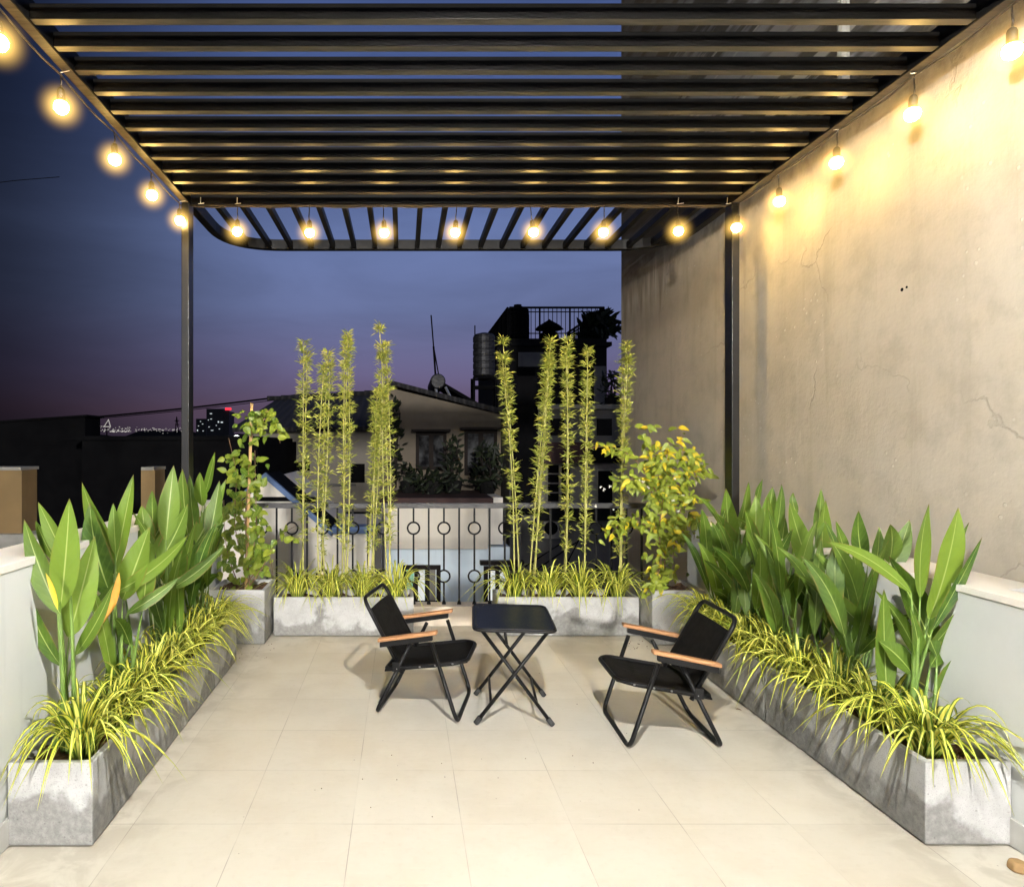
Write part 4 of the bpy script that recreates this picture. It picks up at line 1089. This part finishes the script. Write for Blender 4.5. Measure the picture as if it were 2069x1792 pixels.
put(MB().box(q2(120, 0, Y)[0], q2(510, 0, Y)[0], Y - .05, Y + 4.2, q2(0, 889.5, Y)[1], q2(0, 881, Y)[1]), 'roof', M['black'], sh2)

# far city
random.seed(21)
Yc = 420.0
tw = thing('tower_block', 'distant tower with lit windows and a red roof beacon', 'building', P(438, 900, 300))
put(pbox(417, 452, 826, 905, 300, 10), 'tower', M['towerskin'], tw); put(pbox(452.5, 463, 831, 905, 300, 9), 'tower', M['towerskin'], tw)
put(pbox(455, 466, 824, 828.5, 299, 1), 'beacon', M['beacon'], tw)
for (x0, x1, y0, y1) in ((424, 431, 835, 837.5), (420, 423, 848, 850), (425, 430, 846, 848), (440, 444, 851, 856), (446, 453, 852, 856), (436, 439, 859, 861), (421, 425, 862, 864), (442, 446, 866, 868), (426, 434, 869, 871)):
    put(pbox(x0, x0 + (x1 - x0) * .6, y0, y0 + (y1 - y0) * .6, 299.5, .2), 'lit_window', M['windowlight'], tw)
tw2 = thing('tower_block', 'lower distant block with scattered lit windows beside the left post', 'building', P(405, 900, 320))
put(pbox(396, 416, 846, 905, 320, 10), 'tower', M['towerskin'], tw2)
for (x0, x1, y0, y1) in ((398, 401, 868, 873), (404, 407, 851, 853), (408, 412, 856, 858), (400, 403, 860, 862), (409, 413, 870, 872)):
    put(pbox(x0, x0 + (x1 - x0) * .6, y0, y0 + (y1 - y0) * .6, 319.5, .2), 'lit_window', M['windowlight'], tw2)
sl = thing('street_light', 'bright white lamp glowing behind the left climber', 'lamp', P(477, 905, 60))
put(MB().cyl(P(477, 905, 60), P(477, 884, 60), .08, 6), 'pole', M['black'], sl)
c = P(478, 884, 60); put(MB().lathe((c.x, c.y, c.z), [(.05, -.2), (.38, -.1), (.38, .1), (.05, .2)], 12), 'lamp_head', M['lamp'], sl)
m = MB()
for i in range(150):
    x = U(180, 372); y = random.gauss(868, 2.2); p = P(x, y, Yc - 4); s_ = U(.10, .26)
    m.box(p.x - s_, p.x + s_, p.y, p.y + .3, p.z - s_ * .7, p.z + s_ * .7)
for i in range(40):
    x = U(222, 262); p = P(x, 872 + U(-1, 1), Yc - 4); s_ = U(.2, .4); m.box(p.x - s_, p.x + s_, p.y, p.y + .3, p.z - s_ * .5, p.z + s_ * .5)
tag(m.build('city_lights', M['citylight']), 'band of tiny white lights of the far city on the horizon', 'city lights', None, 'stuff')
cr = thing('harbour_crane', 'tiny harbour crane outlined in white lights on the horizon', 'crane', P(215, 872, Yc - 6))
m = MB()
for a, b in (((210, 862), (219, 848)), ((219, 848), (223, 862)), ((210, 862), (223, 862)), ((185, 860), (212, 862)), ((185, 860), (182, 866))):
    a, b = P(*a, Yc - 6), P(*b, Yc - 6)
    for i in range(9):
        p = a.lerp(b, i / 8); m.box(p.x - .2, p.x + .2, p.y, p.y + .3, p.z - .2, p.z + .2)
put(m, 'lamp_string', M['citylight'], cr)
put(MB().cyl(P(216, 850, Yc - 5), P(216, 880, Yc - 5), .4, 5), 'mast', M['black'], cr)
pyl = thing('lattice_mast', 'small dark lattice mast on the horizon left of the left post', 'mast', P(358, 872, 300))
put(MB().cyl(P(357, 842, 300), P(354, 876, 300), .22, 4).cyl(P(357, 842, 300), P(361, 876, 300), .22, 4).cyl(P(353, 850, 300), P(362, 850, 300), .2, 4).cyl(P(354, 858, 300), P(362, 858, 300), .2, 4), 'lattice', M['black'], pyl)
m = MB(); vs = []; n = 60
for i in range(n + 1):
    x = -900 + 1800 * i / n; vs += [(x, 1200, -10), (x, 1200, 24 + 6 * math.sin(i * .9) + 4 * math.sin(i * 2.3))]
m.add(vs, [(2 * i, 2 * i + 2, 2 * i + 3, 2 * i + 1) for i in range(n)])
tag(m.build('hills', M['haze']), kind='structure')

# cables across the sky
def wire(label, pts, r=.02):
    pts = [P(*p) for p in pts]; m = MB().tube(fillet(pts, 3, 5), r, 5)
    tag(m.build('overhead_cable', M['black'], smooth=True), label, 'cable')
wire('thick dark overhead cable crossing behind the left post to the tiled roof', [(-60, 866, 24), (170, 845, 24), (380, 825, 24), (560, 803, 24), (612, 797, 24)], .034)
wire('thin overhead cable just under the thick one', [(-60, 868, 24), (170, 848, 24), (380, 829, 24), (560, 808, 24), (600, 806, 24)], .015)
wire('faint short cable at the far left against the dark sky', [(-40, 375, 14), (20, 366, 14), (120, 358, 14)], .008)

# ------------------------------------------------------------------ sky, lights, camera
w = bpy.data.worlds.new('World'); S.world = w; w.use_nodes = True
nt = w.node_tree; nt.nodes.clear(); g = N(nt)
out = g.n('ShaderNodeOutputWorld'); bg = g.n('ShaderNodeBackground'); g.l(bg.outputs[0], out.inputs[0])
tc = g.n('ShaderNodeTexCoord'); x, y, z = g.sep(tc.outputs['Generated'])
sky = g.ramp(z, [(0, lin(74, 62, 86)), (.05, lin(104, 80, 108)), (.105, lin(103, 94, 140)), (.20, lin(94, 110, 164)), (.29, lin(92, 116, 177)), (.42, lin(58, 88, 154)), (.56, lin(44, 76, 142)), (.9, lin(22, 44, 100))])
az = g.math('ARCTAN2', x, y)
dk = g.mapr(az, -.60, -.10, .10, 1.0); dk = g.math('MULTIPLY', dk, g.mapr(az, .2, 1.2, 1, .8))
col = g.mix(1, sky, sky, 'MIX')
mul = g.n('ShaderNodeVectorMath', operation='SCALE'); hs = g.n('ShaderNodeHueSaturation'); hs.inputs['Saturation'].default_value = .84; hs.inputs['Value'].default_value = .88; g.l(sky, hs.inputs['Color']); 
cl = g.noise(g.coords('Generated', (1.2, 1.2, 5)), 2.6, 5, .55, .4)
cl = g.mapr(cl, .3, .7, .90, 1.10); sc = g.n('ShaderNodeVectorMath', operation='SCALE'); g.l(hs.outputs[0], sc.inputs[0]); g.l(cl, sc.inputs['Scale'])
g.l(sc.outputs[0], mul.inputs[0]); g.l(dk, mul.inputs['Scale'])
back = g.math('MULTIPLY', g.mapr(y, .1, -.5), g.mapr(z, .45, .12))
glow = g.mix(back, (0, 0, 0), (.20, .225, .27))  # extra low glow added behind the camera to brighten facing walls
add = g.n('ShaderNodeVectorMath', operation='ADD'); g.l(mul.outputs[0], add.inputs[0]); g.l(glow, add.inputs[1])
g.l(add.outputs[0], bg.inputs[0]); bg.inputs[1].default_value = 1.0

def lamp(name, loc, energy, color, radius):
    l = bpy.data.lights.new(name, 'POINT'); l.energy = energy; l.color = color; l.shadow_soft_size = radius
    o = bpy.data.objects.new(name, l); COL.objects.link(o); o.location = loc; return o
lamp('ceiling_light', (.45, .75, 2.72), 560, (1, .98, .94), .06)
lamp('far_fill_light', (.5, -20.0, 5.8), 29000, (1, .97, .93), .5)  # added unseen fill far behind the camera, brightens facades and planters

cam = bpy.data.cameras.new('camera'); co = bpy.data.objects.new('camera', cam); COL.objects.link(co)
co.location = (0, 0, H); co.rotation_euler = (math.radians(90), 0, 0)
cam.sensor_fit = 'HORIZONTAL'; cam.sensor_width = 36; cam.lens = 36 * F / 2069
cam.shift_x = (1034.5 - PX) / 2069; cam.shift_y = (PY - 896) / 2069
cam.clip_end = 4000; cam.clip_start = .05
S.camera = co
S.view_settings.view_transform = 'Standard'; S.view_settings.look = 'None'; S.view_settings.exposure = 0; S.view_settings.gamma = 1
S.cycles.use_denoising = True
S.cycles.max_bounces = 6; S.cycles.diffuse_bounces = 4; S.cycles.transmission_bounces = 4
S.cycles.sample_clamp_indirect = 8
